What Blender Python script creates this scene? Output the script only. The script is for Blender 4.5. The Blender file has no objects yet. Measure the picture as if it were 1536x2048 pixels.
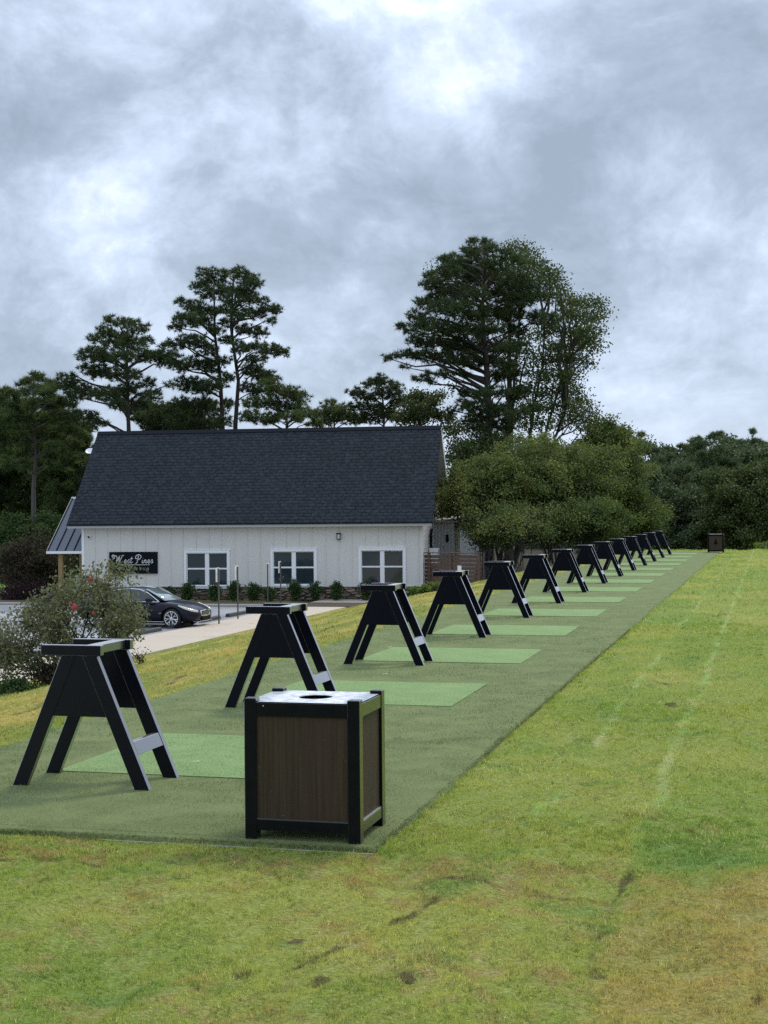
import bpy, bmesh, math, random
import numpy as np
from mathutils import Vector, Matrix
R = math.radians
S = bpy.context.scene
COL = S.collection
rng = np.random.default_rng(7)
random.seed(5)

# ------------------------------------------------------------------ camera
H = 1.75                       # eye height above the tee
ROLL = 0.009
F = 2900.0 / 2048.0            # focal length in picture heights
cam_d = bpy.data.cameras.new('Camera')
cam_d.sensor_fit = 'VERTICAL'; cam_d.sensor_height = 36; cam_d.sensor_width = 27
cam_d.lens = 36 * F
cam_d.clip_start = 0.05; cam_d.clip_end = 6000
cam = bpy.data.objects.new('Camera', cam_d); COL.objects.link(cam)
cam.location = (0, 0, H)
cam.rotation_euler = (Matrix.Rotation(R(90), 4, 'X') @ Matrix.Rotation(-ROLL, 4, 'Z')).to_euler()
S.camera = cam
S.view_settings.view_transform = 'Standard'; S.view_settings.look = 'None'
S.view_settings.exposure = 0.68; S.view_settings.gamma = 1

# ------------------------------------------------------------------ node helper
class NT:
    def __init__(s, tree): s.t = tree; s.n = tree.nodes; s.l = tree.links
    def add(s, typ, **kw):
        n = s.n.new(typ)
        for k, v in kw.items(): setattr(n, k, v)
        return n
    def put(s, sock, v):
        if v is None: return
        if isinstance(v, bpy.types.NodeSocket): s.l.new(v, sock)
        else:
            if isinstance(v, (tuple, list)) and len(v) == 3 and sock.type == 'RGBA': v = (*v, 1)
            sock.default_value = v
    def m(s, op, a, b=None, c=None, clamp=False):
        n = s.add('ShaderNodeMath', operation=op, use_clamp=clamp)
        s.put(n.inputs[0], a); s.put(n.inputs[1], b)
        if c is not None: s.put(n.inputs[2], c)
        return n.outputs[0]
    def vm(s, op, a, b=None):
        n = s.add('ShaderNodeVectorMath', operation=op)
        s.put(n.inputs[0], a)
        if b is not None: s.put(n.inputs[1], b)
        return n.outputs['Value'] if op in ('DOT_PRODUCT', 'LENGTH', 'DISTANCE') else n.outputs[0]
    def mix(s, f, a, b, blend='MIX'):
        n = s.add('ShaderNodeMix', data_type='RGBA', blend_type=blend)
        s.put(n.inputs[0], f); s.put(n.inputs[6], a); s.put(n.inputs[7], b)
        return n.outputs[2]
    def noise(s, vec, scale, detail=3, rough=.5, dist=0, out='Fac'):
        n = s.add('ShaderNodeTexNoise')
        if vec is not None: s.put(n.inputs['Vector'], vec)
        n.inputs['Scale'].default_value = scale; n.inputs['Detail'].default_value = detail
        n.inputs['Roughness'].default_value = rough; n.inputs['Distortion'].default_value = dist
        return n.outputs[out]
    def ss(s, x, a, b):
        n = s.add('ShaderNodeMapRange', interpolation_type='SMOOTHSTEP', clamp=True)
        s.put(n.inputs[0], x); n.inputs[1].default_value = a; n.inputs[2].default_value = b
        return n.outputs[0]
    def scale(s, vec, v):
        n = s.add('ShaderNodeMapping'); s.put(n.inputs['Vector'], vec); n.inputs['Scale'].default_value = v
        return n.outputs[0]
    def xyz(s, vec):
        n = s.add('ShaderNodeSeparateXYZ'); s.put(n.inputs[0], vec); return n.outputs
    def comb(s, x, y, z):
        n = s.add('ShaderNodeCombineXYZ'); s.put(n.inputs[0], x); s.put(n.inputs[1], y); s.put(n.inputs[2], z); return n.outputs[0]
    def obj(s): return s.add('ShaderNodeTexCoord').outputs['Object']
    def attr(s, name): return s.add('ShaderNodeAttribute', attribute_name=name).outputs['Fac']
    def bump(s, h, strength=.5, dist=.02, normal=None):
        n = s.add('ShaderNodeBump'); s.put(n.inputs['Height'], h)
        n.inputs['Strength'].default_value = strength; n.inputs['Distance'].default_value = dist
        if normal is not None: s.l.new(normal, n.inputs['Normal'])
        return n.outputs[0]

def mat(name):
    m = bpy.data.materials.new(name); m.use_nodes = True
    nt = NT(m.node_tree); p = m.node_tree.nodes['Principled BSDF']
    return m, nt, p

# ------------------------------------------------------------------ world and sun
SUN_EL, SUN_AZ = R(52), R(35)     # azimuth measured from +Y towards +X
w = bpy.data.worlds.new('World'); S.world = w; w.use_nodes = True
t = NT(w.node_tree); w.node_tree.nodes.clear()
sky = t.add('ShaderNodeTexSky', sky_type='NISHITA'); sky.sun_disc = False
sky.sun_elevation = SUN_EL; sky.sun_rotation = SUN_AZ
bg1 = t.add('ShaderNodeBackground'); t.l.new(sky.outputs[0], bg1.inputs[0]); bg1.inputs[1].default_value = .08
d = t.add('ShaderNodeTexCoord').outputs['Generated']
dx, dy, dz = t.xyz(d)
q = t.scale(d, (1, 1, 1.35))
warp = t.noise(q, 4.5, 3, .5, 0, 'Color')
q2 = t.vm('ADD', q, t.vm('MULTIPLY', t.vm('SUBTRACT', warp, (.5, .5, .5)), (.10, .10, .09)))
big = t.noise(q2, 4.6, 5, .52)
q3 = t.vm('ADD', q2, t.vm('MULTIPLY', t.vm('SUBTRACT', t.noise(q2, 15, 3, .5, 0, 'Color'), (.5, .5, .5)), (.02, .02, .02)))
mid = t.noise(q3, 11.0, 10, .66)
fine = t.noise(q2, 34.0, 6, .6)
val = t.m('MULTIPLY_ADD', big, 1.5, -.75)
val = t.m('MULTIPLY_ADD', t.m('SUBTRACT', mid, .5), 1.6, val)
def skydir(px, py):
    a, b = (px - 768) / 2900, -(py - 1024) / 2900
    v = Vector((a, 1, b)).normalized(); return tuple(v)
for px, py, rad, amt in [(820,140,.07,.08),(930,215,.035,.10),(740,50,.04,.05),(690,390,.085,-.27),(1230,230,.11,-.30),(1330,330,.07,-.10),(760,330,.05,-.10),(160,60,.06,.10),(230,330,.045,.14),(450,230,.07,.14),(200,370,.05,.13),
                         (120,130,.07,-.12),(620,60,.05,-.16),(1390,470,.045,.14),(980,330,.05,-.06),(1100,560,.09,-.12),(350,560,.12,-.08),
                         (500,450,.05,-.06),(40,250,.05,-.12),(1500,60,.06,-.12),(1100,70,.06,.14),(90,40,.05,.12),(300,90,.06,-.05)]:
    dd = t.vm('DISTANCE', t.scale(q2, (1, 1, 1/1.35)), skydir(px, py))
    g = t.m('MULTIPLY', t.ss(dd, rad * 1.9, 0), amt)
    val = t.m('ADD', val, g)
val = t.m('ADD', val, .495)
# bright veils carry the fine texture, dark ones stay soft
hi = t.ss(val, .35, .85)
val = t.m('ADD', val, t.m('MULTIPLY', t.m('MULTIPLY', t.m('SUBTRACT', fine, .5), hi), .55))
ramp = t.add('ShaderNodeValToRGB'); t.l.new(val, ramp.inputs[0])
cr = ramp.color_ramp; cr.elements[0].position = .0; cr.elements[0].color = (.195, .238, .300, 1)
cr.elements[1].position = 1.0; cr.elements[1].color = (.62, .67, .72, 1)
for p_, c_ in [(.26, (.250, .300, .378, 1)), (.44, (.315, .375, .468, 1)), (.60, (.380, .445, .555, 1)), (.76, (.46, .525, .64, 1)), (.90, (.56, .62, .70, 1))]:
    e = cr.elements.new(p_); e.color = c_
low = t.ss(dz, .11, .0)
ccol = t.mix(t.m('MULTIPLY', low, .55), ramp.outputs[0], (.43, .50, .62))
# overhead the overcast is brighter than near the horizon
zen = t.ss(dz, .25, .9)
bg2 = t.add('ShaderNodeBackground'); t.l.new(ccol, bg2.inputs[0])
t.put(bg2.inputs[1], t.m('MULTIPLY_ADD', zen, .8, 1.16))
ms = t.add('ShaderNodeMixShader'); ms.inputs[0].default_value = .93
t.l.new(bg1.outputs[0], ms.inputs[1]); t.l.new(bg2.outputs[0], ms.inputs[2])
wo = t.add('ShaderNodeOutputWorld'); t.l.new(ms.outputs[0], wo.inputs[0])
sl = bpy.data.lights.new('Sun', 'SUN'); sl.energy = 1.4; sl.angle = R(14); sl.color = (1, .93, .80)
so = bpy.data.objects.new('Sun', sl); COL.objects.link(so)
sv = Vector((math.sin(SUN_AZ) * math.cos(SUN_EL), math.cos(SUN_AZ) * math.cos(SUN_EL), math.sin(SUN_EL)))
so.rotation_euler = sv.to_track_quat('Z', 'Y').to_euler(); so.location = (0, 0, 30)

# ------------------------------------------------------------------ places
TH = math.atan(772 / 2900)              # heading of the tee strip
CX, CY = -0.0747, 7.4327                # near right corner of the artificial turf
ST, CT = math.sin(TH), math.cos(TH)
def wp(s, tt, z=0.0):                   # strip coordinates (along, across) -> world
    return Vector((CX + s * ST + tt * CT, CY + s * CT - tt * ST, z))
def to_st(X, Y):
    X = X - CX; Y = Y - CY
    return X * ST + Y * CT, X * CT - Y * ST
def at(px, py, Y):                      # a point of the place seen at px,py, Y metres away
    u = (px - 768) - ROLL * (py - 1024); v = (py - 1024) + ROLL * (px - 768)
    return Vector((u / 2900 * Y, Y, H - v / 2900 * Y))
def sstep(x): x = np.clip(x, 0, 1); return x * x * (3 - 2 * x)
LOT = -2.2
def ground_z(s, tt):
    s = np.asarray(s, float); tt = np.asarray(tt, float)
    x = np.clip((-3.75 - tt) / 11.2, 0, 1)
    zb = LOT * (x * .7 + .3 * sstep(x))
    zb = zb + (0.025 * np.sin(s * 1.3 + tt * .8) * np.sin(tt * 2.1 - s * .4)) * sstep(x * 8) * sstep((1 - x) * 6)
    zf = -np.clip((s - 56.6) * .16, 0, 6.0)
    wgt = sstep((tt + 14) / 9)
    z = zb + zf * wgt
    return z
_g = np.random.default_rng(77); _W = []
for lam in (.07, .085, .10, .12, .14, .16, .19, .23, .27, .31, .36, .42, .5, .58, .7, .85, 1.05, 1.3, 1.7):
    for _ in range(2):
        a_ = _g.uniform(0, math.pi); _W.append((2 * math.pi / lam * math.cos(a_), 2 * math.pi / lam * math.sin(a_), _g.uniform(0, 6.28), .0066 * lam ** .7))
def relief(s, tt):
    h_ = 0
    for kx, ky, ph, am in _W: h_ = h_ + am * np.sin(kx * tt + ky * s + ph)
    e_ = np.maximum(np.maximum(-3.6 - tt, tt - .02), np.maximum(-.03 - s, s - 53.7))     # flat under and beside the turf
    return h_ * sstep(e_ / .15) * sstep((tt + 15.5) / 1.0)
def sod_z(s, tt): return ground_z(s, tt) + relief(s, tt)
def gz(X, Y):
    s, tt = to_st(X, Y); return float(ground_z(s, tt))

# ------------------------------------------------------------------ object helpers
def tag(o, label=None, cat=None, group=None, kind=None):
    if label: o['label'] = label
    if cat: o['category'] = cat
    if group: o['group'] = group
    if kind: o['kind'] = kind
    return o
def empty(name, loc=(0, 0, 0), rz=0, label=None, cat=None, group=None):
    o = bpy.data.objects.new(name, None); COL.objects.link(o); o.empty_display_size = .2
    o.location = loc; o.rotation_euler = (0, 0, rz); return tag(o, label, cat, group)
def obj(name, bm, m, parent=None, smooth=False, loc=None):
    me = bpy.data.meshes.new(name)
    if isinstance(bm, bmesh.types.BMesh):
        bmesh.ops.recalc_face_normals(bm, faces=bm.faces)
        bm.to_mesh(me); bm.free()
    me.materials.append(m)
    if smooth:
        me.polygons.foreach_set('use_smooth', [True] * len(me.polygons))
    o = bpy.data.objects.new(name, me); COL.objects.link(o); o.parent = parent
    if loc is not None: o.location = loc
    return o
def copy_tree(o, parent=None):
    c = o.copy(); COL.objects.link(c); c.parent = parent
    for ch in list(o.children): copy_tree(ch, c)
    return c
def box(bm, x0, x1, y0, y1, z0, z1, bev=0, mtx=None):
    vs = [bm.verts.new((x, y, z)) for z in (z0, z1) for y in (y0, y1) for x in (x0, x1)]
    fs = [bm.faces.new([vs[i] for i in f]) for f in ((0,2,3,1),(4,5,7,6),(0,1,5,4),(2,6,7,3),(0,4,6,2),(1,3,7,5))]
    if bev:
        es = list({e for f in fs for e in f.edges})
        r = bmesh.ops.bevel(bm, geom=es, offset=bev, segments=1, affect='EDGES', profile=.5)
        vs = list({v for f in r['faces'] for v in f.verts} | {v for v in vs if v.is_valid})
    if mtx is not None: bmesh.ops.transform(bm, matrix=mtx, verts=vs)
    return vs
def prism(bm, pts, a0, a1, axis='y', bev=0):
    """polygon pts in the plane perpendicular to axis, extruded a0..a1"""
    def P(p, a):
        return (p[0], a, p[1]) if axis == 'y' else ((a, p[0], p[1]) if axis == 'x' else (p[0], p[1], a))
    A = [bm.verts.new(P(p, a0)) for p in pts]; B = [bm.verts.new(P(p, a1)) for p in pts]
    n = len(pts); fs = [bm.faces.new(A), bm.faces.new(B[::-1])]
    for i in range(n): fs.append(bm.faces.new((A[i], B[i], B[(i+1) % n], A[(i+1) % n])))
    if bev:
        bmesh.ops.recalc_face_normals(bm, faces=fs)
        es = list({e for f in fs for e in f.edges})
        bmesh.ops.bevel(bm, geom=es, offset=bev, segments=1, affect='EDGES')
def tube(bm, pts, rads, n=8, caps=True):
    rings = []
    pts = [Vector(p) for p in pts]
    for i, p in enumerate(pts):
        d_ = (pts[min(i+1, len(pts)-1)] - pts[max(i-1, 0)]).normalized()
        a = d_.orthogonal().normalized() if i == 0 else (a - d_ * a.dot(d_)).normalized()
        b = d_.cross(a)
        r = rads[i] if isinstance(rads, (list, tuple)) else rads
        rings.append([bm.verts.new(p + (a * math.cos(k * 2 * math.pi / n) + b * math.sin(k * 2 * math.pi / n)) * r) for k in range(n)])
    for A, B in zip(rings, rings[1:]):
        for k in range(n): bm.faces.new((A[k], A[(k+1) % n], B[(k+1) % n], B[k]))
    if caps: bm.faces.new(rings[0][::-1]); bm.faces.new(rings[-1])
def lathe(bm, prof, n=24, mtx=Matrix()):
    rings = []
    for r, z in prof:
        rings.append([bm.verts.new(mtx @ Vector((r * math.cos(k*2*math.pi/n), r * math.sin(k*2*math.pi/n), z))) for k in range(n)])
    for A, B in zip(rings, rings[1:]):
        for k in range(n): bm.faces.new((A[k], A[(k+1) % n], B[(k+1) % n], B[k]))
    bm.faces.new(rings[0][::-1]); bm.faces.new(rings[-1])

def np_mesh(name, V, faces_n, m, parent=None, rnd=None, smooth=False):
    """V (N*k,3) sequential vertices, each face has faces_n of them"""
    me = bpy.data.meshes.new(name); nv = len(V); nf = nv // faces_n
    me.vertices.add(nv); me.vertices.foreach_set('co', np.ascontiguousarray(V, np.float32).ravel())
    me.loops.add(nv); me.loops.foreach_set('vertex_index', np.arange(nv, dtype=np.int32))
    me.polygons.add(nf); me.polygons.foreach_set('loop_start', np.arange(0, nv, faces_n, dtype=np.int32))
    me.polygons.foreach_set('loop_total', np.full(nf, faces_n, np.int32))
    if rnd is not None:
        a = me.attributes.new('rnd', 'FLOAT', 'FACE'); a.data.foreach_set('value', np.ascontiguousarray(rnd, np.float32))
    me.update(); me.validate(verbose=False)
    me.materials.append(m)
    o = bpy.data.objects.new(name, me); COL.objects.link(o); o.parent = parent
    return o

# ------------------------------------------------------------------ lawn colour (shared by soil sheet and blades)
def lawn_colour(nt, P, blades=False):
    """P: (across, along) metres from the turf's near right corner"""
    x, y, _ = nt.xyz(P)
    wob = nt.m('MULTIPLY', nt.m('SUBTRACT', nt.noise(P, .9, 3), .5), .22)
    wob2 = nt.m('MULTIPLY', nt.m('SUBTRACT', nt.noise(P, 7, 5, .7), .5), .13)
    xw = nt.m('ADD', nt.m('ADD', x, wob), wob2); yw = nt.m('ADD', nt.m('ADD', y, wob), wob2)
    big = nt.noise(P, .35, 3, .55); med = nt.noise(P, 1.4, 4, .6); sm = nt.noise(P, 7, 4, .65); fi = nt.noise(P, 45, 3, .6)
    green = nt.mix(med, (.215, .295, .062), (.305, .370, .088))
    olive = (.385, .395, .110)
    col = nt.mix(nt.ss(big, .42, .68), green, olive)
    # each roll of sod has its own tint
    roll = nt.m('FLOOR', nt.m('DIVIDE', nt.m('SUBTRACT', xw, .07), .61))
    rs = nt.m('FLOOR', nt.m('DIVIDE', nt.m('ADD', yw, nt.m('MULTIPLY', roll, .77)), 3.1))
    wn = nt.add('ShaderNodeTexWhiteNoise', noise_dimensions='2D'); nt.put(wn.inputs['Vector'], nt.comb(roll, rs, 0.0))
    rv = wn.outputs['Value']
    col = nt.mix(nt.m('MULTIPLY', nt.ss(rv, .45, 1), .42), col, (.38, .40, .11))
    col = nt.mix(nt.m('MULTIPLY', nt.ss(rv, .4, 0), .38), col, (.20, .31, .075))
    # straw coloured, dried patches
    dry = nt.m('MULTIPLY', nt.ss(sm, .44, .68), nt.ss(med, .38, .62))
    near = nt.ss(y, 2.5, -.6)
    col = nt.mix(nt.m('MULTIPLY', dry, nt.m('MULTIPLY_ADD', near, .65, .25)), col, (.40, .31, .14))
    rust = nt.m('MULTIPLY', nt.m('MULTIPLY', nt.ss(nt.noise(P, 3.1, 5, .7), .50, .64), nt.ss(nt.noise(P, .8, 2), .40, .58)), near)
    col = nt.mix(nt.m('MULTIPLY', rust, .5), col, (.36, .23, .10))
    grn = nt.ss(nt.noise(nt.vm('ADD', P, (7.0, 3.0, 0.0)), 1.9, 4, .6), .55, .68)
    col = nt.mix(nt.m('MULTIPLY', grn, .5), col, (.14, .25, .07))
    right = nt.ss(x, -.2, .8)
    # the dry roll at the lower right
    och = nt.m('MULTIPLY', nt.ss(xw, 1.31, 1.42), nt.ss(yw, .12, -.12))
    col = nt.mix(nt.m('MULTIPLY', och, nt.m('MULTIPLY_ADD', nt.ss(med, .3, .65), .5, .25), clamp=True), col, (.42, .325, .115))
    lush = nt.m('MULTIPLY', nt.ss(xw, 1.31, 1.42), nt.m('MULTIPLY', nt.ss(yw, .05, .2), nt.ss(yw, 1.4, .3)))
    col = nt.mix(nt.m('MULTIPLY', lush, .55), col, (.20, .31, .09))
    # brown strip between the turf's front edge and the first cross joint
    br = nt.m('MULTIPLY', nt.m('MULTIPLY', nt.ss(yw, -.62, -.5), nt.ss(yw, -.03, -.25)), nt.ss(x, 1.3, .6))
    col = nt.mix(nt.m('MULTIPLY', br, nt.m('MULTIPLY_ADD', nt.ss(sm, .4, .65), .65, .05)), col, (.30, .225, .10))
    # the bank left of the turf is yellower, in bands
    bank = nt.ss(x, -3.55, -3.95)
    bandn = nt.noise(nt.scale(P, (1.3, .28, 1)), 1.1, 4, .6)
    bcol = nt.mix(nt.ss(bandn, .38, .66), (.26, .30, .08), (.52, .41, .14))
    bcol = nt.mix(nt.m('MULTIPLY', nt.ss(sm, .55, .75), .5), bcol, (.48, .31, .12))
    col = nt.mix(nt.m('MULTIPLY', bank, .92), col, bcol)
    # far fairway behind the lot
    far = nt.m('MULTIPLY', nt.ss(x, -24, -30), 1.0)
    col = nt.mix(far, col, (.22, .33, .08))
    # darker brown ground under the trees beyond the fence
    tree_gnd = nt.m('MULTIPLY', nt.ss(nt.m('ADD', y, nt.m('MULTIPLY', xw, .62)), 42.0, 43.2), nt.m('MULTIPLY', nt.ss(xw, -4.1, -4.5), nt.ss(x, -40, -34)))
    col = nt.mix(tree_gnd, col, nt.mix(fi, (.022, .020, .012), (.07, .058, .03)))
    def line(c, at_, w_):
        return nt.ss(nt.m('ABSOLUTE', nt.m('SUBTRACT', c, at_)), w_, w_ * .25)
    # pale joints between rolls
    brk = nt.ss(nt.noise(nt.scale(P, (1, .35, 1)), 1.6, 2), .44, .60)
    sA = nt.m('MULTIPLY', line(xw, 1.31, .055), nt.m('MULTIPLY_ADD', brk, .65, .35))
    sB = nt.m('MULTIPLY', line(xw, .69, .045), nt.m('MULTIPLY', nt.ss(y, .6, 1.0), nt.m('MULTIPLY_ADD', brk, .7, .15)))
    fr = nt.m('ABSOLUTE', nt.m('SUBTRACT', nt.m('FRACT', nt.m('DIVIDE', nt.m('SUBTRACT', xw, .07), .61)), .5))
    sC = nt.m('MULTIPLY', nt.m('MULTIPLY', nt.ss(fr, .47, .495), brk), nt.m('MULTIPLY', nt.ss(x, 1.6, 2.0), .5))
    pale = nt.m('MAXIMUM', nt.m('MAXIMUM', sA, sB), sC)
    col = nt.mix(nt.m('MULTIPLY', nt.m('MULTIPLY', pale, nt.ss(y, -.1, .4)), .55), col, nt.mix(nt.ss(med, .4, .6), (.32, .52, .17), (.56, .54, .29)))
    # dark cracks
    brk2 = nt.ss(nt.noise(P, 2.3, 3), .47, .60)
    cx = nt.m('MULTIPLY', line(yw, -.53, .035), nt.m('MULTIPLY_ADD', brk2, .8, .15))
    cA = nt.m('MULTIPLY', nt.m('MULTIPLY', line(xw, 1.31, .03), nt.ss(y, .3, -.2)), nt.m('MULTIPLY_ADD', brk2, .8, .1))
    cb1 = nt.m('MULTIPLY', line(xw, -4.28, .05), nt.m('MULTIPLY', nt.ss(x, -3.9, -4.0), brk2))
    cb2 = nt.m('MULTIPLY', line(xw, -5.35, .06), brk2)
    cb3 = nt.m('MULTIPLY', line(nt.m('ADD', xw, nt.m('MULTIPLY', y, .06)), -5.9, .07), brk2)
    lf = nt.m('MULTIPLY', nt.m('MULTIPLY', line(nt.m('ADD', xw, nt.m('MULTIPLY', yw, -.3)), .78, .03), nt.ss(y, -.5, -.7)), brk2)
    crack = nt.m('MAXIMUM', nt.m('MAXIMUM', nt.m('MAXIMUM', cx, cA), nt.m('MAXIMUM', cb1, cb2)), nt.m('MAXIMUM', cb3, lf))
    spots = nt.m('MULTIPLY', nt.ss(nt.noise(P, 5.2, 4, .7), .70, .75), nt.ss(y, 3, -.5))
    sm2 = nt.noise(P, 22, 4, .7)
    for sx, sy, r1 in DIVOTS:
        dd = nt.m('ADD', nt.vm('DISTANCE', nt.comb(x, nt.m('MULTIPLY', y, .8), 0.0), (sx, sy * .8, 0)), nt.m('MULTIPLY', nt.m('SUBTRACT', sm2, .5), r1 * 2.2))
        spots = nt.m('MAXIMUM', spots, nt.ss(dd, r1, r1 * .5))
    soil = nt.m('MAXIMUM', crack, spots, clamp=True)
    col = nt.mix(nt.m('MULTIPLY', soil, .85 if not blades else .75), col, nt.mix(fi, (.07, .055, .03), (.17, .125, .07)))
    return col, soil, sm, fi, med
def px_st(px, py):
    v = (py - 1024) + ROLL * (px - 768); u = (px - 768) - ROLL * (py - 1024)
    Y = H * 2900 / v; return to_st(u / 2900 * Y, Y)
DIVOTS = []
for px, py, r_ in [(1325, 1366, .10), (1341, 1409, .07), (1384, 1669, .03), (85, 1767, .06), (588, 1868, .05), (490, 1955, .055),
                   (640, 1968, .05), (810, 1972, .05), (1516, 1996, .035), (1205, 1950, .035), (393, 1988, .02), (1440, 1735, .03)]:
    s_, t_ = px_st(px, py); DIVOTS.append((t_, s_, r_))

mlawn, nt, p = mat('lawn_soil_and_grass')
P = nt.obj()
col, soil, sm, fi, med = lawn_colour(nt, P)
st_ = nt.noise(nt.scale(P, (38, 60, 1)), 1.0, 5, .75)
col = nt.mix(nt.ss(st_, .35, .7), nt.mix(1, col, (.45, .5, .42), 'MULTIPLY'), nt.mix(1, col, (1.05, 1.05, 1.0), 'MULTIPLY'))
nt.put(p.inputs['Base Color'], col); p.inputs['Roughness'].default_value = .95; p.inputs['Specular IOR Level'].default_value = .15
hgt = nt.m('ADD', nt.m('MULTIPLY', fi, .4), nt.m('ADD', nt.m('MULTIPLY', st_, .6), nt.m('MULTIPLY', sm, 1.2)))
nt.put(p.inputs['Normal'], nt.bump(hgt, .9, .03))

mblade, nt, p = mat('grass_blade')
P = nt.obj()
col, soil, sm, fi, med = lawn_colour(nt, P, True)
rn = nt.attr('rnd')
col = nt.mix(nt.ss(rn, .86, 1.0), col, (.62, .54, .30))
col = nt.mix(nt.ss(rn, .55, .0), col, nt.mix(1, col, (.27, .36, .28), 'MULTIPLY'))
df = nt.add('ShaderNodeBsdfDiffuse'); nt.put(df.inputs[0], nt.mix(1, col, (1.55, 1.50, 1.38), 'MULTIPLY'))
tl = nt.add('ShaderNodeBsdfTranslucent'); nt.put(tl.inputs[0], nt.mix(1, col, (1.5, 1.45, 1.1), 'MULTIPLY'))
mx = nt.add('ShaderNodeMixShader'); mx.inputs[0].default_value = .35
nt.l.new(df.outputs[0], mx.inputs[1]); nt.l.new(tl.outputs[0], mx.inputs[2])
nt.l.new(mx.outputs[0], nt.n['Material Output'].inputs[0])

# ------------------------------------------------------------------ the ground sheet
ts = np.concatenate([[-1500, -600, -250, -120, -70, -45, -30, -24], np.arange(-20, -9, .4), np.arange(-9, 6.01, .1), np.arange(6.4, 9, .4), [10, 13, 17, 22, 30, 45, 70, 120, 250, 600, 1500]])
ss_ = np.concatenate([[-60, -30, -15, -9], np.arange(-6, 15, .1), np.arange(15, 30, .25), np.arange(30, 66, 1.0), [68, 72, 78, 86, 95, 110, 140, 200, 400, 900, 2500]])
TT, SS = np.meshgrid(ts, ss_); Z = sod_z(SS, TT)
nt_, ns_ = len(ts), len(ss_); idx = np.arange(ns_ * nt_).reshape(ns_, nt_)
q_ = np.stack([idx[:-1, :-1], idx[:-1, 1:], idx[1:, 1:], idx[1:, :-1]], -1).reshape(-1, 4)
me = bpy.data.meshes.new('ground'); me.from_pydata(np.stack([TT, SS, Z], -1).reshape(-1, 3).tolist(), [], q_.tolist()); me.materials.append(mlawn)
me.polygons.foreach_set('use_smooth', [True] * len(me.polygons))
ground = bpy.data.objects.new('ground', me); COL.objects.link(ground); ground.location = (CX, CY, 0); ground.rotation_euler.z = -TH
tag(ground, kind='structure')

TL, TR, TF, TE = -3.58, 0.0, 0.0, 53.6     # turf strip limits
# ------------------------------------------------------------------ grass blades
def blades(name, s0, s1, t0, t1, dens, L, W, m, keep, zfun, seed, lean=.8, ymax=40, ymin=2.8, fade=0.0):
    g = np.random.default_rng(seed)
    n = int((s1 - s0) * (t1 - t0) * dens)
    s = g.uniform(s0, s1, n); tt = g.uniform(t0, t1, n)
    X = CX + s * ST + tt * CT; Y = CY + s * CT - tt * ST
    k = (Y > ymin) & (Y < ymax - g.uniform(0, 1, n) * fade * ymax) & (np.abs(X) < .27 * Y + .7) & keep(s, tt)
    s, tt, X, Y = s[k], tt[k], X[k], Y[k]; n = len(s)
    z = zfun(s, tt)
    ln = L * g.uniform(.5, 1.3, n); az = g.uniform(0, 2 * math.pi, n)
    clump = np.sin(s * 9 + 2 * np.sin(tt * 7)) * np.sin(tt * 8 + 2 * np.sin(s * 6))
    ln *= 1 + .45 * clump
    le = np.abs(g.normal(0, lean, n)); hx = np.sin(le) * ln; hz = np.cos(np.clip(le, 0, 1.4)) * ln
    ta = g.uniform(0, 2 * math.pi, n); w_ = W * g.uniform(.6, 1.3, n) / 2
    B = np.stack([tt, s, z], 1); side = np.stack([np.cos(ta) * w_, np.sin(ta) * w_, np.zeros(n)], 1)
    tip = B + np.stack([np.cos(az) * hx, np.sin(az) * hx, hz], 1)
    V = np.stack([B - side, B + side, tip], 1).reshape(-1, 3)
    cell = max(.022, W * 7)
    hsh = np.sin(np.floor(s / cell + .35 * np.sin(tt * 9)) * 127.1 + np.floor(tt / cell + .35 * np.sin(s * 8)) * 311.7) * 43758.5453; hsh = hsh - np.floor(hsh)
    o = np_mesh(name, V, 3, m, None, np.where(g.uniform(0, 1, n) < .06, g.uniform(.88, 1, n), .86 * (.62 * hsh + .38 * g.uniform(0, 1, n))))
    o.location = (CX, CY, 0); o.rotation_euler.z = -TH
    return o
offturf = lambda s, tt: ~((s + .62 * tt > 42.5) & (tt < -4.2)) & ~((tt > TL - .01) & (tt < TR + .01) & (s > TF - .01) & (s < TE))
parts = []
parts.append(blades('grass', -5.5, 1.4, -5, 4.5, 30000, .0155, .0030, mblade, offturf, sod_z, 1, lean=1.0, ymax=8.2))
parts.append(blades('grass', -2, 8, -6.5, 6, 10000, .018, .0046, mblade, offturf, sod_z, 2, lean=1.0, ymin=7.4, ymax=13))
parts.append(blades('grass', 3, 20, -9, 9, 3000, .022, .007, mblade, offturf, sod_z, 3, lean=1.0, ymin=12, ymax=22))
parts.append(blades('grass', 12, 60, -15, 20, 380, .036, .016, mblade, offturf, sod_z, 4, lean=1.0, ymin=20, ymax=64))
# loose straw and thatch lying on the sod
def patchy(s, tt): return offturf(s, tt) & (np.sin(tt * 2.3 + 1) * np.sin(s * 2.9 + tt) + .5 * np.sin(tt * 6 + s * 5) > .55)
edge_tufts = lambda s, tt: (np.sin(s * 7 + np.sin(s * 3)) + np.sin(s * 17) * .5 + np.sin(tt * 11) * .6 > -.1) & ((tt > .012) | (s < -.012))
parts.append(blades('grass', -.02, 22, .012, .06, 9000, .034, .0045, mblade, edge_tufts, ground_z, 6, lean=.9, ymax=26))
parts.append(blades('grass', -.075, -.036, TL, .02, 12000, .030, .0032, mblade, edge_tufts, ground_z, 7, lean=.9, ymax=12))
p_ = blades('grass', -5.5, 3, -5, 4.5, 500, .032, .0022, mblade, patchy, lambda s, tt: sod_z(s, tt) + .005, 5, lean=1.5, ymax=10)
p_.data.attributes['rnd'].data.foreach_set('value', np.full(len(p_.data.polygons), .99, np.float32)); parts.append(p_)
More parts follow.
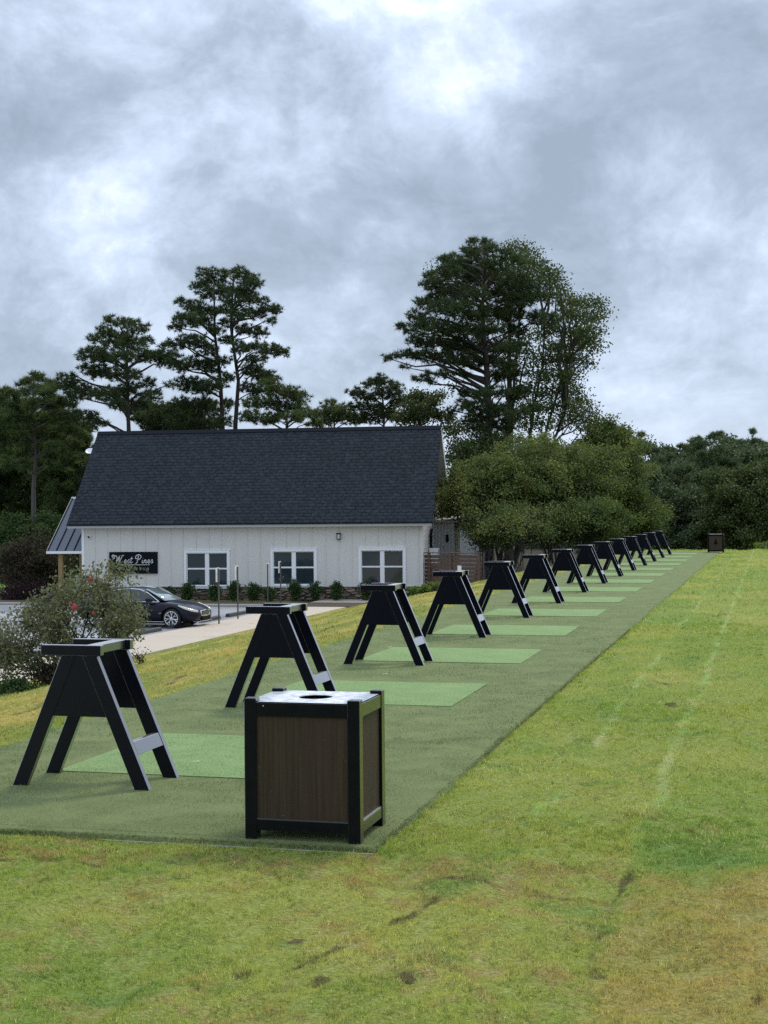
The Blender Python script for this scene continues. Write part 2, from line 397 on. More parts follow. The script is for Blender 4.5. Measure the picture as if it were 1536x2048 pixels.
def join_np(objs, name):
    co, rn_ = [], []
    for o in objs:
        a = np.empty(len(o.data.vertices) * 3, np.float32); o.data.vertices.foreach_get('co', a); co.append(a.reshape(-1, 3))
        b = np.empty(len(o.data.polygons), np.float32); o.data.attributes['rnd'].data.foreach_get('value', b); rn_.append(b)
    m = objs[0].data.materials[0]
    for o in objs:
        me = o.data; bpy.data.objects.remove(o); bpy.data.meshes.remove(me)
    return np_mesh(name, np.concatenate(co), 3, m, None, np.concatenate(rn_))
g_ = join_np(parts, 'lawn_grass'); g_.location = (CX, CY, 0); g_.rotation_euler.z = -TH
tag(g_, kind='stuff')

# ------------------------------------------------------------------ artificial turf
def turf_mat(name, c0, c1, c2):
    m, nt, p = mat(name)
    P = nt.obj(); a = nt.noise(P, 2.2, 4, .6); b = nt.noise(nt.scale(P, (40, 90, 1)), 1, 4, .7); c = nt.noise(nt.scale(P, (9, 26, 1)), 1, 5, .65)
    col = nt.mix(nt.ss(a, .3, .7), c0, c1); col = nt.mix(nt.m('MULTIPLY', nt.ss(c, .45, .75), .35), col, c2)
    col = nt.mix(nt.ss(b, .3, .65), nt.mix(1, col, (.6, .62, .6), 'MULTIPLY'), col)
    if name == 'artificial_turf':
        yy_ = nt.xyz(P)[1]; per = nt.m('ABSOLUTE', nt.m('SUBTRACT', nt.m('FRACT', nt.m('DIVIDE', nt.m('ADD', yy_, nt.m('MULTIPLY', nt.noise(P, 1.5, 2), .03)), 4.57)), .02))
        col = nt.mix(nt.m('MULTIPLY', nt.ss(per, .0025, .0008), .55), col, (.05, .06, .025))
    nt.put(p.inputs['Base Color'], col); p.inputs['Roughness'].default_value = .85; p.inputs['Specular IOR Level'].default_value = .12; p.inputs['Sheen Weight'].default_value = .15; p.inputs['Sheen Tint'].default_value = (.80, 1, .55, 1)
    nt.put(p.inputs['Normal'], nt.bump(nt.m('ADD', nt.m('MULTIPLY', b, 1.0), nt.m('MULTIPLY', c, .6)), .8, .008))
    return m
mturf = turf_mat('artificial_turf', (.118, .142, .048), (.170, .196, .072), (.20, .21, .088))
mmat = turf_mat('mat_turf', (.185, .282, .102), (.230, .330, .130), (.255, .34, .145))
bm = bmesh.new()
ys = np.concatenate([[TF - .012, TF, TF + .02], np.arange(.5, TE, .5), [TE - .02, TE, TE + .012]])
xs = np.concatenate([[TL - .012, TL, TL + .02], np.arange(TL + .4, -.2, .4), [-.02, 0, .012]])
def tz(x, y):
    e = min(x - xs[0], xs[-1] - x, y - ys[0], ys[-1] - y)
    return (0.0 if e < .001 else .022 if e < .02 else .032) + .0015 * math.sin(x * 3 + y) * (e > .02)
def tx(x, y):   # the long edge wanders a little
    return x + .018 * math.sin(y * .9) * math.sin(y * .37 + 1) * (1 if x > -.5 or x < TL + .5 else 0), y + .02 * math.sin(x * 1.4) * (1 if y < .1 else 0)
VV = [[bm.verts.new((*tx(x, y), tz(x, y))) for x in xs] for y in ys]
for j in range(len(ys) - 1):
    for i in range(len(xs) - 1): bm.faces.new((VV[j][i], VV[j][i+1], VV[j+1][i+1], VV[j+1][i]))
turf = obj('artificial_turf_path', bm, mturf, smooth=True, loc=(CX, CY, 0)); turf.rotation_euler.z = -TH
tag(turf, kind='structure')
def fibre_mat(name, c0, c1):
    m, nt, p = mat(name); rn = nt.attr('rnd')
    nt.put(p.inputs['Base Color'], nt.mix(rn, c0, c1)); p.inputs['Roughness'].default_value = .55; p.inputs['Specular IOR Level'].default_value = .25
    return m
mfib = fibre_mat('turf_fibre', (.115, .15, .050), (.25, .30, .12))
MATS = [(1.86 + 3.725 * k, 3.58 + 3.725 * k) for k in range(14)]
MT0, MT1 = -2.75, -.8
def onmat(s, tt):
    k = np.zeros(len(s), bool)
    for a, b in MATS: k |= (s > a) & (s < b)
    return k & (tt > MT0) & (tt < MT1)
onturf = lambda s, tt: (tt > TL - .01) & (tt < TR + .01) & (s > TF - .01) & (s < TE) & ~onmat(s, tt)
f1 = blades('turf', -.1, 5, TL, .02, 11000, .014, .0025, mfib, onturf, lambda s, tt: np.full(len(s), .027), 11, .7, ymax=11)
f2 = blades('turf', 3, 24, TL, .02, 2600, .016, .005, mfib, onturf, lambda s, tt: np.full(len(s), .027), 12, .7, ymin=10.2, ymax=30, fade=.62)
# shaggy cut edge: fibres hanging out of the front and right edges
def edge_fib(seed):
    g = np.random.default_rng(seed); n = 15000
    front = g.uniform(0, 1, n) < .45
    s = np.where(front, -.012 + g.uniform(-.006, .01, n), g.uniform(0, 14, n) ** 1.0)
    tt = np.where(front, g.uniform(TL, .01, n), .012 + g.uniform(-.01, .006, n))
    z = g.uniform(.002, .03, n); L = g.uniform(.008, .02, n)
    dxn = np.where(front, g.normal(0, .4, n), g.uniform(.2, 1, n)); dyn = np.where(front, -g.uniform(.2, 1, n), g.normal(0, .4, n)); dzn = g.normal(.1, .5, n)
    B = np.stack([tt, s, z], 1); D = np.stack([dxn, dyn, dzn], 1); D /= np.linalg.norm(D, axis=1)[:, None]
    sd = np.cross(D, g.normal(0, 1, (n, 3))); sd /= np.linalg.norm(sd, axis=1)[:, None]
    V = np.stack([B - sd * .0016, B + sd * .0016, B + D * L[:, None]], 1).reshape(-1, 3)
    return np_mesh('turf', V, 3, mfib, None, g.uniform(0, .5, n))
f3 = edge_fib(5)
tf = join_np([f1, f2, f3], 'turf_fibres'); tf.location = (CX, CY, 0); tf.rotation_euler.z = -TH; tag(tf, kind='stuff')
mfib2 = fibre_mat('mat_fibre', (.17, .29, .11), (.32, .45, .22))
# edging board at the turf's front edge
mgrey, nt, p = mat('grey_edging'); p.inputs['Base Color'].default_value = (.30, .31, .30, 1); p.inputs['Roughness'].default_value = .7
bm = bmesh.new(); box(bm, -1.5, .01, -.034, -.020, -.02, .006, .002)
o = obj('edging_strip', bm, mgrey, loc=(CX, CY, 0)); o.rotation_euler.z = -TH
tag(o, 'thin grey edging strip along the front edge of the artificial turf', 'edging')

# ------------------------------------------------------------------ hitting mats
ORD = ['nearest', 'second', 'third', 'fourth', 'fifth', 'sixth', 'seventh', 'eighth', 'ninth', 'tenth', 'eleventh', 'twelfth', 'thirteenth', 'farthest']
KH = (H - .030) / H; KM = (H - .0385) / H     # things on the turf's pile stand a little nearer
def ordl(k):
    return 'nearest the camera' if k == 0 else ('farthest from the camera' if k == 13 else ORD[k] + ' from the camera')
bm = bmesh.new(); wdt, dep = MT1 - MT0, 1.72
nx, ny = 12, 10
def mrow(z, inset): pass
vs = [[bm.verts.new((-wdt/2 + wdt*i/nx, dep*j/ny, .0)) for i in range(nx+1)] for j in range(ny+1)]
for j in range(ny):
    for i in range(nx): bm.faces.new((vs[j][i], vs[j][i+1], vs[j+1][i+1], vs[j+1][i]))
ex = bmesh.ops.extrude_face_region(bm, geom=list(bm.faces))
bmesh.ops.translate(bm, vec=(0, 0, -.006), verts=[v for v in ex['geom'] if isinstance(v, bmesh.types.BMVert)])
proto = obj('hitting_mat', bm, mmat, smooth=False)
for k, (a, b) in enumerate(MATS):
    o = proto if k == 0 else proto.copy()
    if k: COL.objects.link(o)
    q_ = wp(a + (random.uniform(-.03, .03) if k > 2 else 0), (MT0 + MT1) / 2); o.location = (q_.x * KM, q_.y * KM, .0385); o.scale = (KM, KM, 1)
    if k == 0: q_ = wp(a, (MT0 + MT1) / 2 - .045); o.location = (q_.x * KM, q_.y * KM, .0385); o.scale.x = KM * .95
    o.rotation_euler.z = -TH + random.uniform(-.004, .004)
    tag(o, f'light green turf mat beside the bag stand {ordl(k)}', 'hitting mat', 'hitting mats along the tee strip')
bf = blades('mat_fibres', 1.9, 3.6, MT0, MT1, 9000, .009, .0026, mfib2, lambda s, tt: onmat(s, tt), lambda s, tt: np.full(len(s), .036), 21, .7, ymax=12)
bf2 = blades('mat_fibres', 5.5, 7.5, MT0, MT1, 3500, .008, .003, mfib2, lambda s, tt: onmat(s, tt), lambda s, tt: np.full(len(s), .036), 22, .7, ymax=21)
mf = join_np([bf, bf2], 'mat_pile'); mf.location = (CX * KM, CY * KM, 0); mf.scale = (KM, KM, 1); mf.rotation_euler.z = -TH; tag(mf, kind='stuff')

# little white tees lying on the mats
mtee, nt, p = mat('white_tee'); p.inputs['Base Color'].default_value = (.8, .8, .76, 1); p.inputs['Roughness'].default_value = .35
for px, py, lab in [(391, 1537, 'white golf tee lying on the nearest mat left of the bin'), (770, 1357, 'white golf tee lying near the back edge of the second mat'),
                    (779, 1302, 'white golf tee lying at the back left of the third mat')]:
    s_, t_ = px_st(px, py)
    bm = bmesh.new(); mt_ = Matrix.Translation((0, 0, 0)) @ Matrix.Rotation(R(88), 4, 'Y')
    lathe(bm, [(.0006, -.03), (.0022, -.024), (.0025, .012), (.0055, .02), (.0065, .0235), (.005, .024)], 12, mt_)
    o = obj('golf_tee', bm, mtee, smooth=True, loc=wp(s_, t_, .049)); o.rotation_euler.z = random.uniform(0, .5)
    tag(o, lab, 'golf tee', 'tees left on the mats')

# ------------------------------------------------------------------ bag stands
mblack, nt, p = mat('black_painted_wood')
P = nt.obj(); gr = nt.noise(nt.scale(P, (6, 6, 60)), 1, 4, .6); g2 = nt.noise(P, 25, 4, .6)
nt.put(p.inputs['Base Color'], nt.mix(g2, (.003, .0035, .007), (.008, .009, .014)))
nt.put(p.inputs['Roughness'], nt.m('MULTIPLY_ADD', g2, .25, .28)); p.inputs['IOR'].default_value = 1.42
p.inputs['Specular IOR Level'].default_value = .05
bmp = nt.bump(gr, .2, .002); nt.put(p.inputs['Normal'], bmp)
def satin(nt, p, amount, rough, power=2.0, normal=None):
    # varnished surface: mirror-like at grazing angles, nearly black face on
    lw_ = nt.add('ShaderNodeLayerWeight'); lw_.inputs['Blend'].default_value = .5
    gl = nt.add('ShaderNodeBsdfGlossy'); gl.inputs['Roughness'].default_value = rough; gl.inputs['Color'].default_value = (1, 1, 1, 1)
    if normal is not None: nt.l.new(normal, gl.inputs['Normal'])
    mx = nt.add('ShaderNodeMixShader'); nt.put(mx.inputs[0], nt.m('MULTIPLY', nt.m('POWER', lw_.outputs['Facing'], power), amount))
    nt.l.new(p.outputs[0], mx.inputs[1]); nt.l.new(gl.outputs[0], mx.inputs[2]); nt.l.new(mx.outputs[0], nt.n['Material Output'].inputs[0])
satin(nt, p, 1.0, .28, 2.0, bmp)
def make_stand():
    root = empty('bag_stand')
    yf, yb = -.245, .245      # outer faces of front and back frames
    k = (.48 - .125) / .842
    def legpts(sx, z0, z1): return [(sx*(.48 - k*z0), z0), (sx*(.48 - k*z0 - .1), z0), (sx*(.48 - k*z1 - .1), z1), (sx*(.48 - k*z1), z1)]
    for fy, (a, b) in (('f', (yf, yf + .046)), ('b', (yb - .046, yb))):
        for sx in (-1, 1):
            bm = bmesh.new(); prism(bm, legpts(sx, 0, .846), a, b, 'y', .003); obj('leg', bm, mblack, root)
        bm = bmesh.new()
        z0, z1 = .458, .846; ya, yb2 = (a + .004, a + .024)
        prism(bm, [(-(.48 - k*z0 - .1001), z0), ((.48 - k*z0 - .1001), z0), ((.48 - k*z1 - .1001), z1), (-(.48 - k*z1 - .1001), z1)], ya, yb2, 'y')
        obj('side_panel', bm, mblack, root)
        bm = bmesh.new(); box(bm, -.267, .153, a - .003, b + .003, .848, .914, .003); obj('top_rail', bm, mblack, root)
    bm = bmesh.new(); box(bm, .028, .118, yf + .0505, yb - .0505, .856, .913, .003); obj('cross_board', bm, mblack, root)
    bm = bmesh.new()
    z0, z1 = .218, .300
    prism(bm, [(.48 - k*z0 - .002, z0), (.48 - k*z0 - .042, z0), (.48 - k*z1 - .042, z1), (.48 - k*z1 - .002, z1)], yf + .0475, yb - .0475, 'y', .002)
    obj('brace', bm, mblack, root)
    return root
stand = make_stand()
extra = {0: 'before the rose bush', 1: 'partly hidden by the bin', 2: 'just beyond the bin'}
for k in range(14):
    o = stand if k == 0 else copy_tree(stand)
    ds = {0: 1.545, 1: 5.33, 2: 9.09, 3: 12.76}.get(k, 12.76 + 3.73 * (k - 3) + .02)
    tc = -2.30 if k < 5 else -2.30 + .012 * (k - 4)
    q_ = wp(ds, tc); o.location = (q_.x * KH, q_.y * KH, .030); o.scale = (KH, KH, KH); o.rotation_euler.z = -TH + (0 if k == 0 else random.uniform(-.025, .025))
    tag(o, 'black wooden golf bag stand, ' + ordl(k) + (', ' + extra[k] if k in extra else ' in the row'), 'bag stand', 'bag stands along the tee strip')

# ------------------------------------------------------------------ litter bins
mbin, nt, p = mat('black_bin_frame'); P = nt.obj(); n_ = nt.noise(P, 18, 4, .6)
nt.put(p.inputs['Base Color'], nt.mix(n_, (.004, .0045, .005), (.012, .013, .014))); nt.put(p.inputs['Roughness'], nt.m('MULTIPLY_ADD', n_, .25, .25))
p.inputs['Specular IOR Level'].default_value = .05; satin(nt, p, .7, .2, 2.2)
mwood, nt, p = mat('brown_wood_grain_panel'); P = nt.obj()
g1 = nt.noise(nt.scale(P, (70, 70, 1.6)), 1, 5, .65); g2 = nt.noise(nt.scale(P, (9, 9, .5)), 1, 2, .5); sp = nt.noise(P, 60, 2, .5)
c = nt.mix(nt.ss(g1, .3, .7), (.032, .021, .011), (.060, .040, .022)); c = nt.mix(nt.m('MULTIPLY', nt.ss(g2, .5, .66), .5), c, (.060, .028, .019))
c = nt.mix(nt.m('MULTIPLY', nt.ss(sp, .72, .78), .6), c, (.15, .12, .09))
nt.put(p.inputs['Base Color'], c); p.inputs['Roughness'].default_value = .6; p.inputs['Specular IOR Level'].default_value = .25; nt.put(p.inputs['Normal'], nt.bump(g1, .3, .002))
mtop, nt, p = mat('wet_white_lid'); P = nt.obj(); a = nt.noise(P, 22, 6, .7); b = nt.noise(nt.scale(P, (4, 9, 1)), 3, 4, .6)
c = nt.mix(nt.ss(a, .35, .65), (.48, .50, .54), (.88, .88, .90)); c = nt.mix(nt.m('MULTIPLY', nt.ss(nt.noise(P, 90, 3), .6, .7), .5), c, (.22, .24, .27))
x_, y_, z_ = nt.xyz(P); edge = nt.ss(nt.m('ABSOLUTE', x_), .20, .24)
c = nt.mix(nt.m('MULTIPLY', edge, nt.m('MULTIPLY_ADD', nt.ss(b, .4, .6), .6, .2)), c, (.20, .26, .30))
nt.put(p.inputs['Base Color'], c); nt.put(p.inputs['Roughness'], nt.m('MULTIPLY_ADD', b, .4, .1)); nt.put(p.inputs['Normal'], nt.bump(a, .3, .003))
mhole, nt, p = mat('bin_inside'); p.inputs['Base Color'].default_value = (.02, .008, .007, 1); p.inputs['Roughness'].default_value = .9; p.inputs['Specular IOR Level'].default_value = .1
mscrew, nt, p = mat('steel_screw'); p.inputs['Base Color'].default_value = (.5, .5, .5, 1); p.inputs['Metallic'].default_value = 1; p.inputs['Roughness'].default_value = .3
def make_bin(logo=False):
    root = empty('litter_bin')
    W, D, Hh, pw = .645, .52, .757, .068
    for sx in (-1, 1):
        for sy in (-1, 1):
            bm = bmesh.new()
            x0 = sx * (W/2 - pw) if sx > 0 else -W/2; y0 = sy * (D/2 - pw) if sy > 0 else -D/2
            box(bm, x0, x0 + pw, y0, y0 + pw, 0, Hh, .004); obj('corner_post', bm, mbin, root)
    xi, yi = W/2 - pw - .0, D/2 - pw
    for z0, z1, nm in ((.050, .109, 'bottom_rail'), (Hh - .095, Hh - .022, 'top_rail')):
        for sy in (-1, 1):
            bm = bmesh.new(); ya = sy * (D/2 - .004); yb = sy * (D/2 - .05); box(bm, -xi, xi, min(ya, yb), max(ya, yb), z0, z1, .002); obj(nm, bm, mbin, root)
        for sx in (-1, 1):
            bm = bmesh.new(); xa = sx * (W/2 - .004); xb = sx * (W/2 - .05); box(bm, min(xa, xb), max(xa, xb), -yi, yi, z0, z1, .002); obj(nm, bm, mbin, root)
    for sy in (-1, 1):
        bm = bmesh.new(); ya = sy * (D/2 - .016); yb = sy * (D/2 - .032); box(bm, -xi, xi, min(ya, yb), max(ya, yb), .1095, Hh - .096); pn = obj('wood_panel', bm, mwood, root)
        bm = bmesh.new(); ya = sy * (D/2 - .006); yb = sy * (D/2 - .0158); box(bm, -xi, xi, min(ya, yb), max(ya, yb), .1092, .1140); obj('trim_strip', bm, mscrew_dark, root)
        if logo and sy < 0:
            bm = bmesh.new()     # pine tree emblem: stacked tiers and a stem
            pts = [(0, .17), (.035, .10), (.02, .10), (.062, .03), (.04, .03), (.088, -.05), (.055, -.062), (.014, -.06), (.012, -.105)]
            poly = pts + [(-x, z) for x, z in reversed(pts[1:])]
            prism(bm, [(x, z + .40) for x, z in poly], -(D/2 - .0155), -(D/2 - .010), 'y'); obj('tree_emblem', bm, mbin, root)
    for sx in (-1, 1):
        bm = bmesh.new(); xa = sx * (W/2 - .016); xb = sx * (W/2 - .032); box(bm, min(xa, xb), max(xa, xb), -yi, yi, .1095, Hh - .096); obj('wood_panel', bm, mwood, root)
        bm = bmesh.new(); xa = sx * (W/2 - .006); xb = sx * (W/2 - .0158); box(bm, min(xa, xb), max(xa, xb), -yi, yi, .1092, .1140); obj('trim_strip', bm, mscrew_light if sx > 0 else mscrew_dark, root)
    # lid with a round opening
    bm = bmesh.new(); n = 48; rr = .093; a_, b_ = W/2 - .012, D/2 - .012; zt = Hh - .018
    ring = [bm.verts.new((rr*math.cos(i*2*math.pi/n), rr*math.sin(i*2*math.pi/n), zt)) for i in range(n)]
    def sq(i):
        c_, s_ = math.cos(i*2*math.pi/n), math.sin(i*2*math.pi/n); m_ = min(a_/max(abs(c_), 1e-6), b_/max(abs(s_), 1e-6)); return (c_*m_, s_*m_)
    # outline with the four corners cut round the posts
    outer = [bm.verts.new((*sq(i), zt)) for i in range(n)]
    for v in outer:
        cx_, cy_ = abs(v.co.x), abs(v.co.y)
        if cx_ > W/2 - pw - .001 and cy_ > D/2 - pw - .001:
            v.co.x = math.copysign(W/2 - pw - .001, v.co.x); v.co.y = math.copysign(D/2 - pw - .001, v.co.y)
    for i in range(n): bm.faces.new((ring[i], ring[(i+1) % n], outer[(i+1) % n], outer[i]))
    low = [bm.verts.new((v.co.x, v.co.y, zt - .004)) for v in ring]
    for i in range(n): bm.faces.new((ring[i], low[i], low[(i+1) % n], ring[(i+1) % n]))
    lid = obj('lid', bm, mtop, root)
    bm = bmesh.new(); box(bm, -.24, .24, -.19, .19, .035, .60, .01); obj('liner', bm, mhole, lid)
    bm = bmesh.new(); lathe(bm, [(.004, 0), (.004, .003), (.001, .004)], 10, Matrix.Translation((-W/2 + pw + .042, -D/2 + .004, Hh - .04)) @ Matrix.Rotation(R(90), 4, 'X')); obj('screw', bm, mscrew, root)
    return root
mscrew_dark, nt, p = mat('dull_trim'); p.inputs['Base Color'].default_value = (.06, .06, .055, 1); p.inputs['Roughness'].default_value = .4
mscrew_light, nt, p = mat('pale_metal_trim'); p.inputs['Base Color'].default_value = (.55, .57, .55, 1); p.inputs['Roughness'].default_value = .3; p.inputs['Metallic'].default_value = .6  # paler trim for the bin's right side only, the rest is dull
b1 = make_bin(); q_ = wp(.43, -.435); b1.location = (q_.x * KH, q_.y * KH, .030); b1.scale = (KH, KH, KH); b1.rotation_euler.z = -TH
tag(b1, 'large brown panelled litter bin with black frame in front of the second bag stand', 'litter bin', 'litter bins at the ends of the tee')
b2 = make_bin(True); q_ = wp(52.9, -.14); b2.location = (q_.x * KH, q_.y * KH, .030); b2.scale = (KH, KH, KH); b2.rotation_euler.z = -TH
tag(b2, 'small far litter bin with a dark tree emblem at the end of the tee', 'litter bin', 'litter bins at the ends of the tee')

# ------------------------------------------------------------------ lot, path, kerbs
masph, nt, p = mat('damp_asphalt'); P = nt.obj(); a = nt.noise(P, .25, 4, .6); b = nt.noise(P, 30, 3, .6)
c = nt.mix(nt.ss(a, .35, .65), (.20, .21, .225), (.30, .305, .32)); c = nt.mix(nt.m('MULTIPLY', b, .3), c, (.14, .14, .15))
nt.put(p.inputs['Base Color'], c); nt.put(p.inputs['Roughness'], nt.m('MULTIPLY_ADD', nt.ss(a, .3, .6), .35, .3))
mconc, nt, p = mat('concrete_path'); P = nt.obj(); a = nt.noise(P, .8, 5, .6); x_, y_, z_ = nt.xyz(P)
jt = nt.ss(nt.m('ABSOLUTE', nt.m('SUBTRACT', nt.m('FRACT', nt.m('DIVIDE', y_, 1.8)), .5)), .488, .495)
c = nt.mix(a, (.40, .335, .26), (.50, .43, .345)); c = nt.mix(nt.m('MULTIPLY', jt, .5), c, (.25, .22, .19))
c = nt.mix(nt.m('MULTIPLY', nt.ss(nt.noise(P, 1.3, 3), .66, .72), .5), c, (.22, .15, .10))
nt.put(p.inputs['Base Color'], c); p.inputs['Roughness'].default_value = .75
mkerb, nt, p = mat('kerb_concrete'); P = nt.obj(); nt.put(p.inputs['Base Color'], nt.mix(nt.noise(P, 6, 4), (.26, .24, .21), (.40, .38, .34))); p.inputs['Roughness'].default_value = .8
mline, nt, p = mat('white_road_paint'); P = nt.obj(); nt.put(p.inputs['Base Color'], nt.mix(nt.ss(nt.noise(P, 20, 4), .5, .7), (.75, .75, .73), (.35, .35, .36))); p.inputs['Roughness'].default_value = .6
mmulch, nt, p = mat('dark_mulch'); P = nt.obj(); a = nt.noise(P, 12, 5, .7)
nt.put(p.inputs['Base Color'], nt.mix(a, (.018, .013, .010), (.085, .055, .038))); p.inputs['Roughness'].default_value = .9; nt.put(p.inputs['Normal'], nt.bump(a, 1, .05))
def strip_obj(name, bm, m):
    o = obj(name, bm, m, loc=(CX, CY, 0)); o.rotation_euler.z = -TH; return tag(o, kind='structure')
bm = bmesh.new(); box(bm, -70, -17.4, -20, 50.0, LOT - .2, LOT + .012); strip_obj('car_park', bm, masph)
bm = bmesh.new(); box(bm, -17.4, -14.95, -20, 60.0, LOT - .2, LOT + .05, .01); strip_obj('path', bm, mconc)
bm = bmesh.new(); box(bm, -70, -17.4, 50.002, 50.17, LOT - .2, LOT + .13, .02)
strip_obj('kerb', bm, mkerb)
bm = bmesh.new(); box(bm, -36, -14.0, 50.175, 52.6, LOT - .2, LOT + .07); strip_obj('planting_bed', bm, mmulch)
bm = bmesh.new(); box(bm, -60, -36.005, 50.175, 54, LOT - .2, LOT + .06); strip_obj('planting_bed', bm, mmulch)
bm = bmesh.new()
for k in range(12):
    s_ = 12.3 + 2.75 * k + 2.75 * .5
    box(bm, -22.6, -18.1, s_, s_ + .1, LOT + .010, LOT + .017)
strip_obj('parking_line_markings', bm, mline)

# wheel stops
mstop, nt, p = mat('dark_rubber_stop'); P = nt.obj(); nt.put(p.inputs['Base Color'], nt.mix(nt.noise(P, 9, 4), (.012, .012, .013), (.05, .048, .045))); p.inputs['Roughness'].default_value = .6
pr = None
for k in range(9):
    s_ = 26.2 + 2.75 * k
    if pr is None:
        bm = bmesh.new(); prism(bm, [(-.1, 0), (.1, 0), (.075, .10), (.05, .13), (-.05, .13), (-.075, .10)], -.9, .9, 'y', .012); o = pr = obj('wheel_stop', bm, mstop)
    else: o = pr.copy(); COL.objects.link(o)
    o.location = wp(s_, -17.95, LOT + .0125); o.rotation_euler.z = -TH + random.uniform(-.03, .03)
    lb = 'dark rubber wheel stop on the asphalt, ' + ['hidden lowest behind the rose bush','at the lower right of the rose bush','nearest the rose bush along the path','just in front of the black car wheel','right in front of the black car nose','left of the first sign post','beside the second sign post','beyond the second sign post','farthest along the path'][k]
    tag(o, lb, 'wheel stop', 'wheel stops along the path')

# sign posts seen nearly edge on
mpost, nt, p = mat('galvanised_post'); P = nt.obj(); nt.put(p.inputs['Base Color'], nt.mix(nt.noise(P, 12, 3), (.055, .05, .045), (.11, .10, .09))); p.inputs['Roughness'].default_value = .6
mplate, nt, p = mat('white_sign_plate'); p.inputs['Base Color'].default_value = (.82, .83, .84, 1); p.inputs['Roughness'].default_value = .4
def sign_post(px, ytop, ybot, Y, plate, lab):
    a = at(px, ytop, Y); zb = LOT + .05; hh = a.z - zb
    root = empty('parking_sign', (a.x, Y, zb), -TH, lab, 'parking sign', 'parking signs along the path')
    bm = bmesh.new(); box(bm, -.023, .023, -.023, .023, 0, hh, .004); obj('post', bm, mpost, root)
    if plate:
        bm = bmesh.new(); box(bm, -.043, -.033, -.17, .17, hh - .48, hh + .03, .003); obj('sign_plate', bm, mplate, root)
    else:
        bm = bmesh.new(); box(bm, -.04, .04, -.04, .04, hh + .001, hh + .03, .004); obj('post_cap', bm, mplate, root)
    return root
sign_post(437, 1137, 1250, 51.3, True, 'thin post with white sign plate in front of the left window, nearest the car')
sign_post(475, 1133, 1240, 53.6, True, 'thin post with white sign plate just right of the left window')
sign_post(535, 1128, 1208, 62.0, False, 'thin bare post with white tip just left of the middle window')
sign_post(561, 1124, 1206, 62.6, True, 'thin post with narrow white plate in front of the middle window')

# ------------------------------------------------------------------ club house
BA = R(8.5); BL = 15.79
BR_ = Vector((1.69, 64.5)); bd = Vector((math.cos(BA), -math.sin(BA)))   # local +x, to the right
BO = BR_ - bd * BL; bn = Vector((math.sin(BA), math.cos(BA)))            # local +y, into the house
def loc_house(px, py, off=0.0):
    """point on the facade plane seen at px,py -> local x, z above the lot"""
    u = ((px - 768) - ROLL * (py - 1024)) / 2900
    o_ = BO + bn * off
    k = (u * o_.y - o_.x) / (bd.x - u * bd.y)
    p_ = o_ + bd * k; v = ((py - 1024) + ROLL * (px - 768)) / 2900
    return k, H - v * p_.y - LOT
house = empty('clubhouse', (BO.x, BO.y, LOT), -BA, 'long white board-and-batten clubhouse with dark shingle roof behind the car park', 'clubhouse')
msid, nt, p = mat('pale_board_siding'); P = nt.obj(); a = nt.noise(nt.scale(P, (3, 3, .4)), 1.2, 4, .6)
nt.put(p.inputs['Base Color'], nt.mix(a, (.62, .595, .55), (.70, .675, .63))); p.inputs['Roughness'].default_value = .7
mtrim, nt, p = mat('white_trim'); p.inputs['Base Color'].default_value = (.84, .85, .86, 1); p.inputs['Roughness'].default_value = .45
msof, nt, p = mat('grey_soffit'); p.inputs['Base Color'].default_value = (.42, .42, .40, 1); p.inputs['Roughness'].default_value = .7
mstone, nt, p = mat('stacked_stone'); P = nt.obj()
v = nt.add('ShaderNodeTexVoronoi', feature='F1'); nt.put(v.inputs['Vector'], nt.scale(P, (2.3, 2.3, 7.5))); v.inputs['Scale'].default_value = 1.0
v2 = nt.add('ShaderNodeTexVoronoi', feature='DISTANCE_TO_EDGE'); nt.put(v2.inputs['Vector'], nt.scale(P, (2.3, 2.3, 7.5))); v2.inputs['Scale'].default_value = 1.0
cr_ = nt.add('ShaderNodeValToRGB'); nt.put(cr_.inputs[0], nt.xyz(v.outputs['Color'])[0])
for i, (pp, cc) in enumerate([(0, (.10, .075, .055, 1)), (1, (.36, .28, .20, 1))]): cr_.color_ramp.elements[i].position = pp; cr_.color_ramp.elements[i].color = cc
e = cr_.color_ramp.elements.new(.5); e.color = (.22, .165, .115, 1)
nt.put(p.inputs['Base Color'], nt.mix(nt.ss(v2.outputs['Distance'], .12, .03), cr_.outputs[0], (.03, .025, .02))); p.inputs['Roughness'].default_value = .85
nt.put(p.inputs['Normal'], nt.bump(nt.ss(v2.outputs['Distance'], 0, .15), 1, .06))
mshin, nt, p = mat('slate_blue_shingles'); P = nt.obj()
x_, y_, z_ = nt.xyz(P)
row = nt.m('DIVIDE', z_, .145)
br = nt.add('ShaderNodeTexBrick'); nt.put(br.inputs['Vector'], nt.comb(nt.m('DIVIDE', x_, 1.0), nt.m('MULTIPLY', z_, 1.0), 0.0))
br.offset = .37; br.squash = 1; br.inputs['Scale'].default_value = 1; br.inputs['Brick Width'].default_value = .33; br.inputs['Row Height'].default_value = .145
br.inputs['Mortar Size'].default_value = .032; br.inputs['Mortar Smooth'].default_value = .3
br.inputs['Color1'].default_value = (.013, .0175, .022, 1); br.inputs['Color2'].default_value = (.026, .0325, .039, 1); br.inputs['Mortar'].default_value = (.0045, .0065, .0095, 1)
bn2 = nt.noise(nt.scale(P, (5, 1, 9)), 1.0, 3, .7); c = nt.mix(nt.ss(bn2, .45, .7), br.outputs['Color'], (.033, .041, .051))
c = nt.mix(nt.m('MULTIPLY', nt.noise(P, .5, 3), .35), c, (.03, .038, .05))
nt.put(p.inputs['Base Color'], c); p.inputs['Roughness'].default_value = .75; p.inputs['Specular IOR Level'].default_value = .12
